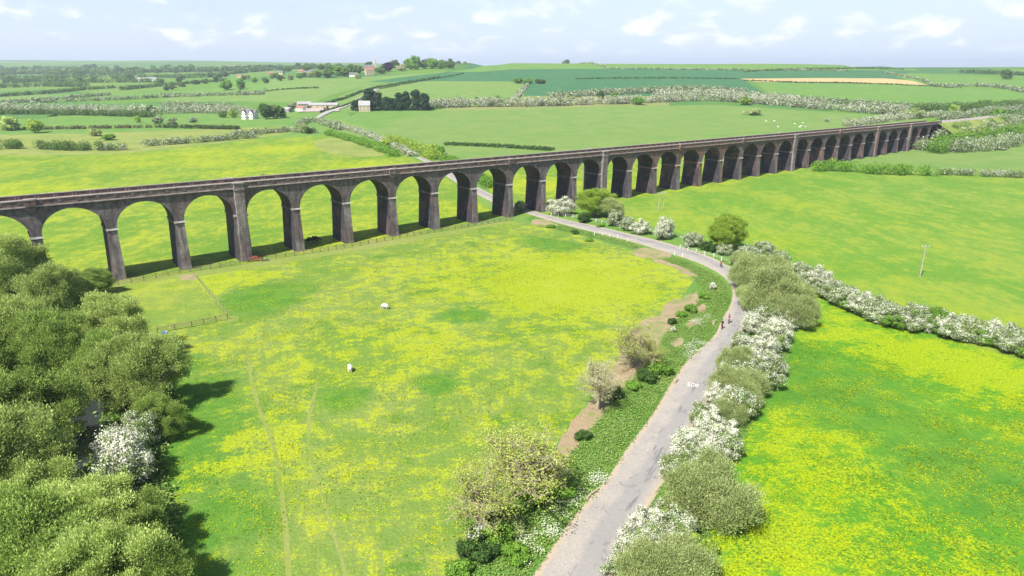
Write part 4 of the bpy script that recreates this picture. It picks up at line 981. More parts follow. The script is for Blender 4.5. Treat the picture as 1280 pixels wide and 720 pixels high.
# ------------------------------------------------------------------ fences
WOOD = plain('weathered_wood', (.17, .13, .095), .95, .3, 5)
WHITE = plain('white_paint', (.58, .575, .55), .6, .12, 4)
def fence(name, label, pts, post_h, gap, rails, mat, pw=.14, rw=.09, post_name='post', rail_name='rail', maxp=100):
    o = thing(name, label, 'fence', (*pts[0], 0))
    P = [Vector((p[0] - pts[0][0], p[1] - pts[0][1], 0)) for p in pts]
    seg = []
    for a, b in zip(P, P[1:]):
        n = max(1, round((b - a).length / gap)); seg += [a.lerp(b, i / n) for i in range(n)]
    seg.append(P[-1]); m = MB(); m.box(-pw / 2, pw / 2, -pw / 2, pw / 2, -.3, post_h); pm = m.mesh(post_name, mat)
    step = math.ceil(len(seg) / maxp)
    for s in seg[:maxp * step]:
        c = meshobj(post_name, pm, o); c.location = s; c.rotation_euler = (rng.uniform(-.04, .04), rng.uniform(-.04, .04), .6)
    for z in rails:
        m = MB()
        for a, b in zip(seg, seg[1:]):
            dz = rng.uniform(-.03, .03)
            m.tube([a + Vector((0, 0, z)), b + Vector((0, 0, z + dz))], rw / 2 * 1.2, 4)
        m.build(rail_name, mat, o)
    return o
def A(*p): return [at(x, y) for x, y in p]
fence('post_and_rail_fence', 'brown post-and-rail fence running along the near foot of the viaduct', A((115, 361), (180, 351), (225, 342), (300, 331), (318, 327)), 1.25, 2.4, (.45, .8, 1.12), WOOD)
fence('post_and_rail_fence', 'brown fence from the red machine along the viaduct to the road', A((333, 325), (380, 318), (440, 309), (500, 298), (560, 288), (610, 280), (640, 275)), 1.25, 2.4, (.45, .8, 1.12), WOOD)
fence('post_and_rail_fence', 'wooden fence at the lower end of the small paddock', A((197, 416), (240, 409), (285, 399)), 1.2, 2.6, (.5, .85, 1.12), WOOD)
fence('wire_fence', 'thin wire fence with slim posts closing the right of the paddock', A((243, 345), (262, 368), (285, 396)), 1.1, 3.2, (.5, 1.0), WOOD, .07, .02, rail_name='wire')
fence('white_railing', 'white railing along the road bend in front of the thin green tree', A((850, 311), (870, 316.5), (892, 322), (912, 330), (930, 339)), 1.15, 2.6, (.6, 1.04), WHITE, .15, .035)
fence('white_railing', 'white railing along the road from the viaduct to the small hawthorns', A((689, 270), (716, 272.5), (745, 277.5), (775, 285), (803, 293)), 1.15, 3.0, (.6, 1.04), WHITE, .15, .035)
for i, (x, y) in enumerate([(746, 293), (756, 294), (765, 295), (775, 296), (846, 318), (856, 320), (787, 301)]):
    m = MB(); m.frustum((-.1, .1, -.1, .1), (-.07, .07, -.07, .07), -.2, .95)
    o = m.build('marker_post', WHITE); o.location = (*at(x - 3, y + 1), 0); tag(o, 'short white marker post, %s from the viaduct on the inner road edge' % ORD[i], 'post', 'white marker posts')
fence('post_and_rail_fence', 'short broken fence at the bottom beside the budding ash', A((560, 722), (577, 706), (583, 700)), 1.2, 2.0, (.6, 1.1), WOOD)

# ------------------------------------------------------------------ poles
PW_ = plain('pole_wood', (.30, .27, .23), .9, .25, 2)
def pole(label, bx, by, ty, arm=True, r=.16):
    x, y = at(bx, by); 
    u, yy, zz = ray(bx, ty); h = H + zz * (y / yy)
    o = thing('power_pole', label, 'pole', (x, y, 0))
    m = MB(); m.tube([(0, 0, -.3), (0, 0, h)], [r, r * .7], 8); m.build('shaft', PW_, o)
    if arm:
        m = MB(); m.box(-.9, .9, -.06, .06, h - .5, h - .36); m.build('crossarm', PW_, o)
        for dx in (-.8, 0, .8):
            m = MB(); m.tube([(dx, 0, h - .36), (dx, 0, h - .1)], [.05, .07], 6); m.build('insulator', STONE, o)
    return o
pole('grey wooden power pole standing alone in the right meadow', 1150, 346, 306)
pole('left pole of the pair in front of the far arches', 823, 264, 240, r=.13)
pole('right pole of the pair in front of the far arches', 828.5, 263, 239, r=.13)
x, y, z = G(727, 238)
for lb, bx, by, h in [('slim pale pole in the field seen through an arch', 727, 236, 9), ('slim pale pole rising just above the parapet over the lane', 631, 212, 11), ('thin pole left of the lane on the hilltop road', 485.5, 97, 11)]:
    x, y, z = G(bx, by); o = thing('power_pole', lb, 'pole', (x, y, z)); m = MB(); m.tube([(0, 0, -.3), (0, 0, h)], [.17, .11], 8); m.build('shaft', COPE, o); m = MB(); m.box(-.7, .7, -.06, .06, h - .4, h - .28); m.build('crossarm', COPE, o)

# ------------------------------------------------------------------ buildings
WALLW = plain('white_render', (.75, .73, .68), .8, .06, .5); WALLT = plain('yellow_stone', (.42, .36, .25), .9, .2, .8); SLATE = plain('slate', (.13, .125, .13), .7, .2, 1)
TILE = plain('red_tile', (.26, .13, .09), .85, .25, 1.2); GLASS = plain('dark_window', (.03, .035, .04), .2, .1, 2); PALEROOF = plain('fibre_roof', (.28, .275, .27), .7, .12, .6)
YARD = plain('farmyard_concrete', (.33, .27, .24), .9, .12, .3); REDP = plain('red_metal', (.24, .05, .035), .6, .2, 3); DARKM = plain('dark_metal', (.05, .045, .04), .6, .3, 3); BLUE = plain('blue_plastic', (.1, .2, .45), .5, .1, 3)
def house(name, label, px, py, L_, W_, hw, hr, rz, wall, roof, chim=1, cat='house', win=3, storeys=2, wing=False):
    x, y, z = G(px, py); o = thing(name, label, cat, (x, y, z), rz)
    m = MB(); m.box(-L_ / 2, L_ / 2, -W_ / 2, W_ / 2, -1, hw)
    for sx in (-1, 1): m.poly([(sx * L_ / 2, -W_ / 2, hw), (sx * L_ / 2, W_ / 2, hw), (sx * L_ / 2, 0, hw + hr)][::sx])
    if wing:
        m.box(-L_ * .42, -L_ * .1, -W_ / 2 - 2.6, -W_ / 2 - .003, -1, hw); m.poly([(-L_ * .42, -W_ / 2 - 2.6, hw), (-L_ * .1, -W_ / 2 - 2.6, hw), (-L_ * .26, -W_ / 2 - 2.6, hw + hr * .9)])
        m.box(L_ * .12, L_ * .44, -W_ / 2 - 2.6, -W_ / 2 - .003, -1, hw); m.poly([(L_ * .12, -W_ / 2 - 2.6, hw), (L_ * .44, -W_ / 2 - 2.6, hw), (L_ * .28, -W_ / 2 - 2.6, hw + hr * .9)])
    m.build('wall', wall, o)
    m = MB(); e = .35
    def slope(a, b, c, d):
        n = len(m.v); t_ = .18
        m.v += [a, b, c, d] + [(p[0], p[1], p[2] + t_) for p in (a, b, c, d)]
        for f in ((3, 2, 1, 0), (4, 5, 6, 7), (0, 1, 5, 4), (1, 2, 6, 5), (2, 3, 7, 6), (3, 0, 4, 7)): m.f.append(tuple(n + i for i in f)); m.m.append(0)
    k = hr / (W_ / 2)
    for s in (-1, 1):
        q = [(-L_ / 2 - e, s * (W_ / 2 + e), hw - e * k), (L_ / 2 + e, s * (W_ / 2 + e), hw - e * k), (L_ / 2 + e, 0, hw + hr), (-L_ / 2 - e, 0, hw + hr)]
        slope(*(q if s < 0 else q[::-1]))
    if wing:
        for cx, hwid in ((-L_ * .26, L_ * .16), (L_ * .28, L_ * .16)):
            for s in (-1, 1):
                yy0, yy1 = -W_ / 2 - 3.0, -.5
                q = [(cx + s * (hwid + .3), yy0, hw - .3), (cx + s * (hwid + .3), yy1, hw - .3), (cx, yy1, hw + hr * .9), (cx, yy0, hw + hr * .9)]
                slope(*(q if s > 0 else q[::-1]))
    rf = m.build('roof', roof, o)
    for c in range(chim):
        m = MB(); cx = (-L_ * .38, L_ * .38, 0)[c]; m.box(cx - .4, cx + .4, -.35, .35, hw + hr - .6, hw + hr + 1.1); m.build('chimney', TILE, rf)
    m0 = MB(); m0.box(-.45, .45, -.03, .06, -.6, .6); wm_ = m0.mesh('window', GLASS)
    for st in range(storeys):
        for i in range(win):
            wx = (i + .5) / win * L_ - L_ / 2; wy = -W_ / 2 - .02
            if wing and (-.42 < wx / L_ < -.1 or .12 < wx / L_ < .44): wy -= 2.6
            c = meshobj('window', wm_, o); c.location = (wx, wy, 1.5 + st * 2.7)
    return o
house('farmhouse', 'white farmhouse with two front gables among trees in the left valley', 313, 148.5, 13, 7, 5.4, 3.2, -.12, WALLW, SLATE, 2, wing=True, win=4)
house('cottage', 'pale stone house with slate roof partly hidden in the conifer row', 456, 139, 11, 8, 6, 4, .15, WALLT, PALEROOF, 0)
house('barn', 'long low barn with pale roof at the back of the farmyard', 405, 134.5, 30, 10, 3, 2.0, .08, WALLT, PALEROOF, 0, 'barn', 5, 1)
house('barn', 'pale grey barn at the left end of the farmyard', 380, 134.5, 14, 9, 4, 2.4, .5, WALLT, PALEROOF, 0, 'barn', 2, 1)
house('shed', 'small white and red shed left of the farmyard', 376, 138.5, 8, 6, 3, 1.6, -.3, WALLW, TILE, 0, 'shed', 2, 1)
house('shed', 'grey low shed left of the white and red one', 360, 140, 9, 7, 3, 1.6, -.5, PALEROOF, PALEROOF, 0, 'shed', 2, 1)
house('barn', 'long white farm building far off in the left farmland', 183, 101.5, 50, 12, 5, 3, -.05, WALLW, PALEROOF, 0, 'barn', 6, 1)
house('house', 'gabled stone house beside the church spire', 462, 94, 14, 9, 8, 5, .5, WALLT, TILE, 1, win=4)
for i, (px, py, wl_, rf) in enumerate([(338, 94, WALLT, TILE), (352, 93, WALLT, SLATE), (376, 92, WALLT, TILE), (384, 93.5, WALLW, SLATE), (390, 92, WALLT, SLATE), (300, 97, WALLT, TILE), (441, 96, WALLW, SLATE)]):
    house('cottage', '%s cottage, %s from the left in the hillside hamlet' % ('white' if wl_ is WALLW else 'stone', ['second', 'third', 'fourth', 'fifth', 'sixth', 'first', 'last'][i]), px, py, 11, 7, 4.2, 3, [.2, -.3, .1, .0, .4, -.1, .3][i], wl_, rf, 1, 'house', 3)
# church
x, y, z = G(459, 90); o = thing('church', 'stone church whose thin spire rises above the village trees', 'church', (x, y + 20, z), .3)
m = MB(); m.box(-9, 9, -4, 4, -1, 9); m.build('nave', WALLT, o)
m = MB()
for s in (-1, 1): m.poly([(-9.3, s * 4.4, 8.8), (9.3, s * 4.4, 8.8), (9.3, 0, 13), (-9.3, 0, 13)][::-s])
m.build('roof', SLATE, o)
m = MB(); m.box(9.01, 14, -2.5, 2.5, -1, 16); tw = m.build('tower', WALLT, o)
m = MB(); m.tube([(11.5, 0, 16), (11.5, 0, 27)], [2.7, .08], 8); m.build('spire', WALLT, tw)
# farmyard slab
P0 = [G(*p) for p in [(372, 140.5), (424, 139.5), (424, 136), (385, 135.5)]]
m = MB(); m.poly([(p[0], p[1], p[2] + .6) for p in P0]); o = m.build('farmyard', YARD); o['kind'] = 'structure'
# small red tractor in the yard
def tractor(label, x, y, z, rz, sc=1.0):
    o = thing('tractor', label, 'tractor', (x, y, z), rz); o.scale = (sc,) * 3
    m = MB(); m.frustum((-1.7, .1, -.4, .4), (-1.6, .1, -.35, .35), .8, 1.6); m.box(.1, 1.3, -.55, .55, .7, 1.3); m.build('body', REDP, o)
    m = MB(); m.frustum((.15, 1.35, -.6, .6), (.3, 1.2, -.5, .5), 1.31, 2.5); m.box(.2, 1.3, -.6, .6, 2.51, 2.62); m.build('cab', DARKM, o)
    for xx, yy, r, w_ in ((1.0, .75, .8, .35), (1.0, -.75, .8, .35), (-1.2, .6, .5, .25), (-1.2, -.6, .5, .25)):
        m = MB(); m.tube([(xx, yy - w_ / 2, r), (xx, yy + w_ / 2, r)], r, 14); wh = m.build('wheel', DARKM, o)
        m = MB(); m.tube([(xx, yy - w_ / 2 - .02, r), (xx, yy + w_ / 2 + .02, r)], r * .5, 10); m.build('rim', REDP, wh)
x, y, z = G(408, 138); tractor('red tractor parked in the pinkish farmyard', x, y, z + .6, .4, 1.5)
# red implement at the foot of the king pier
x, y = at(320, 326.5); o = thing('farm_implement', 'rusty red farm implement lying at the foot of the broad pier', 'farm implement', (x, y, 0), .55)
m = MB(); m.box(-1.6, 1.6, -.08, .08, .5, .66); m.box(-1.6, 1.6, .7, .86, .5, .66); m.box(-1.2, -1.05, -.08, .86, .67, .8); m.box(1.05, 1.2, -.08, .86, .67, .8); m.tube([(0, 0, .6), (.2, -1.2, .5)], .08, 6); m.build('frame', REDP, o)
for i in range(9):
    m = MB(); xx = -1.5 + i * .37; m.tube([(xx, 0, .6), (xx + .05, -.2, .3), (xx + .15, .1, .02)], [.05, .04, .02], 5); m.build('tine', DARKM, o)
for xx in (-1.75, 1.75):
    m = MB(); m.tube([(xx - .1, .4, .42), (xx + .1, .4, .42)], .42, 14); m.build('wheel', DARKM, o)
m = MB(); m.frustum((-.9, .7, .1, .7), (-.7, .5, .2, .6), .67, 1.25); m.build('hopper', REDP, o)
x, y = at(331, 326); o = thing('log_stack', 'dark brown timber pile right of the rusty red implement', 'timber', (x, y, 0), .4)
for i in range(5):
    m = MB(); m.tube([(-.9, -.4 + .2 * i, .12 + .12 * (i % 2)), (.9, -.35 + .2 * i, .12 + .12 * (i % 2))], .12, 7); m.build('log', DARKBARK, o)
# blue trough near paddock end, grey log and driftwood by the road
x, y = at(206, 417); o = thing('water_trough', 'small blue and white trough at the lower left paddock corner', 'trough', (x, y, 0), .2); o.scale = (.7,) * 3
m = MB(); m.box(-.8, .8, -.35, -.3, 0, .55); m.box(-.8, .8, .3, .35, 0, .55); m.box(-.8, -.75, -.299, .299, 0, .55); m.box(.75, .8, -.299, .299, 0, .55); m.box(-.74, .74, -.299, .299, .05, .1); m.build('tub', BLUE, o)
m = MB(); m.box(.2, .74, -.29, .29, .4, .5); m.build('float_cover', WHITE, o)
for lb, px, py, l, r, rz in [('grey log lying on the grass beside the cyclist pair', 893, 404, 2.4, .22, 1.1), ('bleached fallen branch at the road edge near the big ash', 741, 618, 2.6, .16, .9), ('pale stump on the verge opposite the SLOW marking', 845, 478, 1.6, .22, 1.0)]:
    x, y = at(px, py); m = MB(); m.tube([(-l / 2, 0, r * .8), (-l * .1, .12, r * .9), (l / 2, 0, r)], [r, r * .9, r * .6], 8); m.tube([(0, .1, r), (.3, .45, r * 2)], [r * .4, r * .15], 5)
    o = m.build('log', PALEBARK); o.location = (x, y, .0); o.rotation_euler = (0, 0, rz); tag(o, lb, 'log')
# ------------------------------------------------------------------ skinned figures
def skinned(name, J, E, root=0, mats=(), pick=None, sub=1):
    """J: (x,y,z,r); returns one continuous mesh"""
    me = bpy.data.meshes.new('tmp'); me.from_pydata([j[:3] for j in J], E, []); o = bpy.data.objects.new('tmp', me); COL.objects.link(o)
    sk = o.modifiers.new('s', 'SKIN'); sk.use_smooth_shade = True
    if not me.skin_vertices: 
        with bpy.context.temp_override(object=o, active_object=o): bpy.ops.mesh.customdata_skin_add() if False else None
    sv = me.skin_vertices[0].data if me.skin_vertices else None
    if sv is None:
        bpy.context.view_layer.objects.active = o; bpy.ops.mesh.customdata_skin_add(); sv = me.skin_vertices[0].data
    for i, j in enumerate(J): sv[i].radius = (j[3], j[3]) if len(j) == 4 else (j[3], j[4]); sv[i].use_root = i == root
    su = o.modifiers.new('u', 'SUBSURF'); su.levels = sub; su.render_levels = sub
    bpy.context.view_layer.update(); r = bpy.data.meshes.new_from_object(o.evaluated_get(bpy.context.evaluated_depsgraph_get()))
    bpy.data.objects.remove(o); r.name = name; r.materials.clear()
    for m_ in mats: r.materials.append(m_)
    if pick:
        for p in r.polygons: p.material_index = pick(p.center)
    return r
def quad_animal(s=1.0, legr=.06, body=.3, headdown=True, L_=.45, lh=.45):
    z = lh + body * .8
    J = [(-L_, 0, z, body * .9), (0, 0, z - .02, body * 1.05), (L_, 0, z, body * .95)]
    hd = [(L_ + .28, 0, z - .05, body * .45), (L_ + .48, 0, z - .42, body * .34), (L_ + .62, 0, z - .62, body * .2)] if headdown else [(L_ + .3, 0, z + .15, body * .5), (L_ + .5, 0, z + .25, body * .4), (L_ + .75, 0, z + .15, body * .25)]
    J += hd; E = [(0, 1), (1, 2), (2, 3), (3, 4), (4, 5)]
    for sy in (-1, 1):
        n = len(J); J += [(L_ - .02, sy * body * .55, z - body * .5, legr * 1.8), (L_ + .02, sy * body * .5, lh * .5, legr), (L_, sy * body * .5, .03, legr * .9)]; E += [(2, n), (n, n + 1), (n + 1, n + 2)]
        n = len(J); J += [(-L_ + .05, sy * body * .55, z - body * .4, legr * 2.2), (-L_ - .08, sy * body * .5, lh * .45, legr), (-L_, sy * body * .5, .03, legr * .9)]; E += [(0, n), (n, n + 1), (n + 1, n + 2)]
    n = len(J); J += [(-L_ - .28, 0, z - .05, legr * .7), (-L_ - .34, 0, z - .4, legr * .6)]; E += [(0, n), (n, n + 1)]
    J = [tuple(v * s for v in j) for j in J]
    return J, E
WOOL = plain('wool', (.66, .63, .55), .95, .12, 6); HIDE = plain('black_hide', (.022, .02, .02), .7, .3, 4)
J, E = quad_animal(1.15, .05, .32); SHM = skinned('body', J, E, 1, [WOOL])
def ears(o, s, zx, mat):
    m = MB()
    for sy in (-1, 1): m.frustum((zx[0] - .03, zx[0] + .03, sy * .12 - .05, sy * .12 + .05), (zx[0] - .02, zx[0] + .02, sy * .17 - .02, sy * .17 + .02), zx[1], zx[1] + .09)
for lb, px, py, rz in [('white sheep grazing in the buttercup meadow, the nearer of the two', 437.5, 464, 1.9), ('white sheep grazing in the buttercup meadow, the farther of the two', 481.5, 386, 2.6)]:
    x, y = at(px, py); o = meshobj('sheep', SHM); o.location = (x, y, 0); o.rotation_euler = (0, 0, rz); o.scale = (.98,) * 3; tag(o, lb, 'sheep')
q = random.Random(3)
for i in range(8):
    px, py = q.choice([(965, 155), (1000, 158), (985, 157)]); px += q.uniform(-14, 14); py += q.uniform(-4, 4)
    x, y, z = G(px, py); o = meshobj('sheep', SHM); o.location = (x, y, z); o.rotation_euler = (0, 0, q.uniform(0, 6)); o.scale = (.95,) * 3
    tag(o, 'tiny white sheep in the flock on the pale pasture behind the viaduct', 'sheep', 'distant sheep flock')
J, E = quad_animal(1.75, .055, .30, True); CWM = skinned('body', J, E, 1, [HIDE])
for lb, px, py, rz in [('black cow grazing in the viaduct shadow under the arch', 388, 304, .5), ('black cow close behind the other under the same arch', 394, 302.5, .8)]:
    x, y = at(px, py); o = meshobj('cow', CWM); o.location = (x, y, 0); o.rotation_euler = (0, 0, rz); tag(o, lb, 'cow')
# cyclists
SKIN = plain('skin', (.5, .33, .25), .7, .05, 5); TYRE = plain('tyre', (.03, .03, .03), .8, .1, 5); CHROME = plain('bike_frame', (.25, .05, .05), .4, .1, 5, .3)
def bicycle(label, x, y, rz):
    o = thing('bicycle', label, 'bicycle', (x, y, .08), rz)
    for xx in (-.52, .52):
        m = MB(); K = 20
        ring = [(xx + .34 * math.cos(6.2832 * i / K), 0, .34 + .34 * math.sin(6.2832 * i / K)) for i in range(K + 1)]
        m.tube(ring, .028, 5, cap=False); wh = m.build('wheel', TYRE, o)
        m = MB()
        for i in range(8): a_ = 3.1416 * i / 8; m.tube([(xx + .33 * math.cos(a_), 0, .34 + .33 * math.sin(a_)), (xx - .33 * math.cos(a_), 0, .34 - .33 * math.sin(a_))], .004, 3)
        m.build('spokes', STEEL, wh)
    m = MB(); bb, st, hd, re, fr = (-.05, 0, .3), (-.2, 0, .85), (.36, 0, .82), (-.52, 0, .34), (.52, 0, .34)
    for a_, b_ in ((bb, st), (st, hd), (bb, hd), (bb, re), (st, re), (hd, fr)): m.tube([a_, b_], .02, 6)
    m.build('frame', CHROME, o)
    m = MB(); m.box(-.32, -.06, -.07, .07, .9, .96); m.tube([(-.2, 0, .84), (-.19, 0, .91)], .015, 5); m.build('saddle', TYRE, o)
    m = MB(); m.tube([(.36, 0, .8), (.38, 0, .98)], .018, 5); m.tube([(.42, -.24, .96), (.38, 0, .98), (.42, .24, .96)], .016, 5); m.build('handlebar', TYRE, o)
    return o
def rider(label, x, y, rz, top, trou, helm):
    J = [(-.2, 0, .98, .15, .12), (-.1, 0, 1.2, .14, .13), (.08, 0, 1.42, .16, .13), (.14, 0, 1.53, .06), (.2, 0, 1.6, .075), (.21, 0, 1.72, .1)]
    E = [(0, 1), (1, 2), (2, 3), (3, 4), (4, 5)]
    for s, (kz, kx, fz) in ((-1, (.72, .22, .17)), (1, (.84, .26, .42))):
        n = len(J); J += [(-.1, s * .11, .94, .085), (kx, s * .12, kz, .065), (kx - .14, s * .11, (kz + fz) / 2, .055), (kx - .24, s * .1, fz, .035), (kx - .08, s * .1, fz - .06, .035)]
        E += [(0, n), (n, n + 1), (n + 1, n + 2), (n + 2, n + 3), (n + 3, n + 4)]
        n = len(J); J += [(.12, s * .19, 1.42, .06), (.2, s * .25, 1.2, .042), (.38, s * .23, 1.04, .03), (.44, s * .22, 1.0, .035)]
        E += [(2, n), (n, n + 1), (n + 1, n + 2), (n + 2, n + 3)]
    def pick(c):
        if c.z > 1.52: return 2
        if c.z > 1.0 and c.x < .36: return 0
        if c.z < .97: return 1
        return 2
    me = skinned('body', J, E, 0, [top, trou, SKIN], pick, 2)
    o = thing('person', label, 'person', (x, y, .08), rz); meshobj('body', me, o)
    m = MB(); P = []
    for i in range(5):
        a_ = i / 4 * math.pi / 2; rr = .135 * math.cos(a_); zz = 1.73 + .12 * math.sin(a_)
        P.append([(.2 + rr * 1.15 * math.cos(6.2832 * j / 12), rr * math.sin(6.2832 * j / 12), zz) for j in range(12)])
    for i in range(4):
        for j in range(12): m.poly([P[i][j], P[i][(j + 1) % 12], P[i + 1][(j + 1) % 12], P[i + 1][j]])
    m.build('helmet', helm, o)
    return o
T1, T2, T3 = plain('pink_jersey', (.36, .12, .2), .8, .1, 5), plain('black_cloth', (.03, .03, .04), .8, .2, 5), plain('maroon_jersey', (.3, .07, .07), .8, .1, 5)
LEGT = plain('light_trousers', (.3, .25, .22), .8, .1, 5)
def face(p, q_): a_, b_ = at(*p), at(*q_); return math.atan2(b_[1] - a_[1], b_[0] - a_[0])
for (px, py), (qx, qy), tp, tr_, hl, lb, bl in [
    ((911, 404), (905, 420), T1, LEGT, T2, 'cyclist in a purple-pink top on the road, right one of the pair', 'bicycle under the cyclist in the purple-pink top'),
    ((902.5, 411), (893, 428), T2, T2, T2, 'cyclist dressed in black near the left road edge', 'bicycle under the cyclist dressed in black'),
    ((901, 334), (912, 343), T3, T2, WHITE, 'cyclist with white helmet and maroon top coming round the bend by the railing', 'bicycle under the white-helmeted cyclist')]:
    x, y = at(px, py); rz = face((px, py), (qx, qy)); bicycle(bl, x, y, rz); rider(lb, x, y, rz, tp, tr_, hl)

# ------------------------------------------------------------------ embankment carrying the railway on past the last arch
m = MB(); s0 = (K1 - 10) * SP - 3; prev = None
for i in range(9):
    s = s0 + i * 14; x, y, a = vpt(s, VW / 2) if s < 340 else (None, None, None)
    if x is None:
        x0_, y0_, a = vpt(340, VW / 2); d = s - 340; a2 = a + .0; x = x0_ + d * math.cos(a2); y = y0_ + d * math.sin(a2)
    zt = zimp(min(s, 400)) + TOPS + .3; zt = max(zt, float(tz(x, y)) + .3)
    n = Vector((-math.sin(a), math.cos(a), 0)); c = Vector((x, y, 0)); zb = -1.5; sl = (zt - float(tz(x, y))) * 1.6 + 2
    row = [c - n * (4.2 + sl) + Vector((0, 0, float(tz(x, y)) - 1)), c - n * 4.2 + Vector((0, 0, zt)), c + n * 4.2 + Vector((0, 0, zt)), c + n * (4.2 + sl) + Vector((0, 0, float(tz(x, y)) - 1))]
    if prev:
        for j, mt in ((0, 0), (1, 1), (2, 0)): m.poly([prev[j], row[j], row[j + 1], prev[j + 1]], mt)
    prev = row
o = m.build('railway_embankment', [M['rough'], COPE]); o['kind'] = 'structure'

# ------------------------------------------------------------------ ground cover: tussocks, buttercups, cow parsley
def cover(name, polys, n, size, mat, hmax, up=.3, seed=1, clump=None, kind='stuff', avoid=()):
    q = np.random.default_rng(seed); out = []
    W = [np.array([at(*p) for p in poly]) for poly in polys]
    AV = [[at(*p) for p in poly] for poly in avoid]
    area = [abs(np.sum(w[:, 0] * np.roll(w[:, 1], -1) - w[:, 1] * np.roll(w[:, 0], -1))) / 2 for w in W]
    for w, a_ in zip(W, area):
        k = int(n * a_ / sum(area)); lo, hi = w.min(0), w.max(0); got = np.zeros((0, 2))
        while len(got) < k:
            P = q.uniform(lo, hi, (k * 2, 2)); P = P[inside(P, [tuple(v) for v in w])]
            if clump:
                f = np.sin(P[:, 0] / clump + 1.3 * np.sin(P[:, 1] / clump * .8)) * np.sin(P[:, 1] / clump * 1.2 + 1.7 * np.sin(P[:, 0] / clump * .6 + seed)) + q.normal(0, .35, len(P)); P = P[f > .25]
            for av in AV: P = P[~inside(P, av)]
            got = np.vstack([got, P])
        out.append(got[:k])
    P = np.vstack(out); P = P + q.normal(0, .35, P.shape); z = q.random(len(P)) * hmax
    P3 = np.column_stack([P, z + size * .25]); N = np.tile([0, 0, 1.0], (len(P), 1))
    V, F = leaves(P3, N, size, 1.6, q, up)
    o = meshobj(name, npmesh(name, V, F, mat)); o['kind'] = kind; return o
L['nettle'] = leafmat('verge_herb', (.12, .21, .04), (.21, .29, .08), trans=.3)
L['tussock'] = leafmat('tussock_grass', (.10, .20, .016), (.16, .245, .03), trans=.3)
L['butter'] = leafmat('buttercup_flower', (.36, .41, .003), (.42, .46, .004), trans=.2)
L['parsley'] = leafmat('cow_parsley', (.40, .45, .28), (.55, .58, .42), trans=.2)
VL = [(600, 740), (590, 690), (645, 625), (690, 565), (728, 530), (758, 480), (805, 440), (845, 395), (880, 360), (850, 334), (800, 313), (740, 297), (668, 281), (705, 282), (785, 303), (857, 326), (900, 347), (912, 364), (910, 380), (888, 425), (857, 450), (835, 480), (812, 520), (781, 560), (754, 600), (712, 648), (660, 720)]
VR = [(770, 740), (782, 690), (815, 640), (855, 560), (885, 500), (912, 455), (932, 418), (938, 380), (960, 350), (1000, 380), (985, 440), (945, 520), (905, 600), (880, 700), (870, 740)]
SOILS = [p for k, p in FIELDS if k == 'soil']
cover('verge_plants', [VL], 34000, .16, L['nettle'], .25, .7, 1, avoid=SOILS)
cover('verge_plants', [VR], 16000, .17, L['nettle'], .22, .7, 2)
cover('cow_parsley', [[(665, 660), (700, 620), (745, 590), (760, 600), (715, 645), (690, 680)], [(640, 690), (665, 660), (690, 680), (660, 712)], [(850, 440), (870, 425), (885, 430), (860, 452)], [(865, 402), (885, 395), (890, 402), (870, 410)]], 2600, .13, L['parsley'], .6, .8, 3, clump=.9)
cover('tussocks', [[(215, 425), (330, 332), (640, 282), (745, 305), (845, 345), (740, 470), (640, 615), (560, 740), (225, 740), (205, 560)]], 9000, .17, L['tussock'], .03, .9, 4, clump=4.5)
cover('tussocks', [[(1000, 420), (1290, 500), (1500, 740), (900, 740), (930, 600)]], 6000, .17, L['tussock'], .03, .9, 5, clump=3.5)
cover('wood_floor_plants', [[(-60, 740), (-60, 400), (0, 372), (115, 360), (165, 400), (212, 450), (222, 520), (205, 570), (222, 640), (232, 740)]], 40000, .34, L['nettle'], .5, .4, 6, avoid=[[(20, 760), (45, 640), (60, 590), (80, 545), (95, 500), (130, 500), (120, 560), (95, 620), (80, 760)]])
MEAD = [(215, 425), (330, 332), (640, 282), (745, 305), (845, 345), (740, 470), (640, 615), (560, 740), (225, 740), (205, 560)]
cover('buttercups', [MEAD], 30000, .12, L['butter'], .06, .9, 14, clump=2.1)
cover('buttercups', [[(1000, 420), (1290, 500), (1500, 740), (900, 740), (930, 600)]], 15000, .11, L['butter'], .06, .9, 15, clump=1.6)
# ------------------------------------------------------------------ camera, sun, sky, haze
cam = bpy.data.cameras.new('camera'); co = bpy.data.objects.new('camera', cam); COL.objects.link(co)
cam.sensor_width = 36; cam.lens = 36 * FPX / 1280; cam.clip_end = 40000; cam.clip_start = .5
co.location = (0, 0, H); co.rotation_euler = (math.pi / 2 - TH, 0, 0); scene.camera = co
SEL = 52; SAZ = A0 + math.pi + R(15)       # direction towards the sun, angle from +X
sun = bpy.data.lights.new('sun', 'SUN'); sun.energy = 5.0; sun.angle = R(.5); sun.color = (1, .955, .89)
so = bpy.data.objects.new('sun', sun); COL.objects.link(so); so.location = (-100, -100, 200)
sd = Vector((math.cos(SAZ) * math.cos(R(SEL)), math.sin(SAZ) * math.cos(R(SEL)), math.sin(R(SEL))))
so.rotation_euler = sd.to_track_quat('Z', 'Y').to_euler()
w = bpy.data.worlds.new('World'); scene.world = w; w.use_nodes = True
nt = w.node_tree; nt.nodes.clear()
class WT(NT):
    def __init__(s, tree): s.t = tree
t = WT(nt); wo = t.n('ShaderNodeOutputWorld'); bg = t.n('ShaderNodeBackground')
sky = t.n('ShaderNodeTexSky', sky_type='NISHITA'); sky.sun_disc = False; sky.sun_elevation = R(SEL)
sky.sun_rotation = math.pi / 2 - SAZ; sky.air_density = 1.0; sky.dust_density = 1.2; sky.ozone_density = 1.0
tc = t.n('ShaderNodeTexCoord').outputs['Generated']
sx = t.n('ShaderNodeSeparateXYZ'); t.l(tc, sx.inputs[0])
el = t.math('MAXIMUM', sx.outputs[2], 0.0)
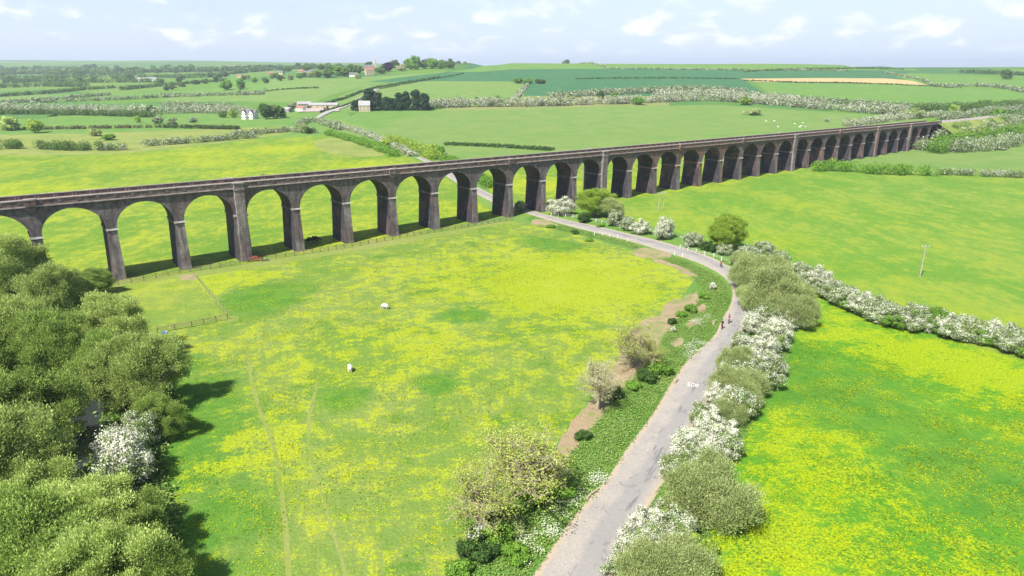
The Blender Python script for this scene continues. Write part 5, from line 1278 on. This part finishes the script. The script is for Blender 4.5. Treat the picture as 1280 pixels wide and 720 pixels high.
# clouds live on a flat layer seen in perspective; squeezed towards the horizon
den = t.math('ADD', el, .10)
cb = t.n('ShaderNodeCombineXYZ')
t.l(t.math('DIVIDE', sx.outputs[0], sx.outputs[1]), cb.inputs[0]); t.l(t.math('MULTIPLY', el, 2.6), cb.inputs[1])
c1 = t.noise(13.0, 6, .55, t.mapv(cb.outputs[0], loc=(3.1, 1.7, 0)), .3)
c2 = t.noise(2.2, 5, .55, t.mapv(cb.outputs[0], sc=(.6, 1.6, 1), loc=(9.3, 4.1, 0)), .4)
puff = t.sstep(t.math('ADD', t.math('MULTIPLY', c1, .8), t.math('MULTIPLY', c2, .2)), .50, .65)
band = t.math('MULTIPLY', t.sstep(el, .012, .035), t.sstep(el, .12, .045))
veil = t.math('MULTIPLY', t.sstep(c2, .40, .66), t.sstep(el, .55, .2)); veil = t.math('MULTIPLY', veil, .55)
m1 = t.math('MULTIPLY', puff, band)
skyc = sky.outputs[0]
CLD = (7.1, 7.2, 7.5); VEIL = (4.9, 5.7, 7.2)
lowwhite = t.sstep(el, .16, .01)
c = t.mix(t.math('MULTIPLY', lowwhite, .75), skyc, VEIL)
c = t.mix(veil, c, VEIL)
c = t.mix(t.math('MULTIPLY', m1, .9), c, CLD)
t.l(c, bg.inputs[0]); bg.inputs[1].default_value = .085
t.l(bg.outputs[0], wo.inputs[0])
# haze box
mb = MB(); mb.box(-9000, 9000, -300, 9500, -1.2, 150)
hz = NT('haze_air'); pv = hz.n('ShaderNodeVolumePrincipled'); pv.inputs['Color'].default_value = (.78, .88, 1, 1)
pv.inputs['Density'].default_value = 1.1e-4; pv.inputs['Anisotropy'].default_value = .2
hz.l(pv.outputs[0], hz.out.inputs['Volume'])
ho = mb.build('haze', hz.m); ho['kind'] = 'stuff'
vs = scene.view_settings; vs.view_transform = 'Standard'; vs.look = 'None'; vs.gamma = 1; vs.use_curve_mapping = False; vs.exposure = .98
scene.cycles.max_bounces = 6; scene.cycles.diffuse_bounces = 3; scene.cycles.transparent_max_bounces = 4; scene.cycles.volume_bounces = 0
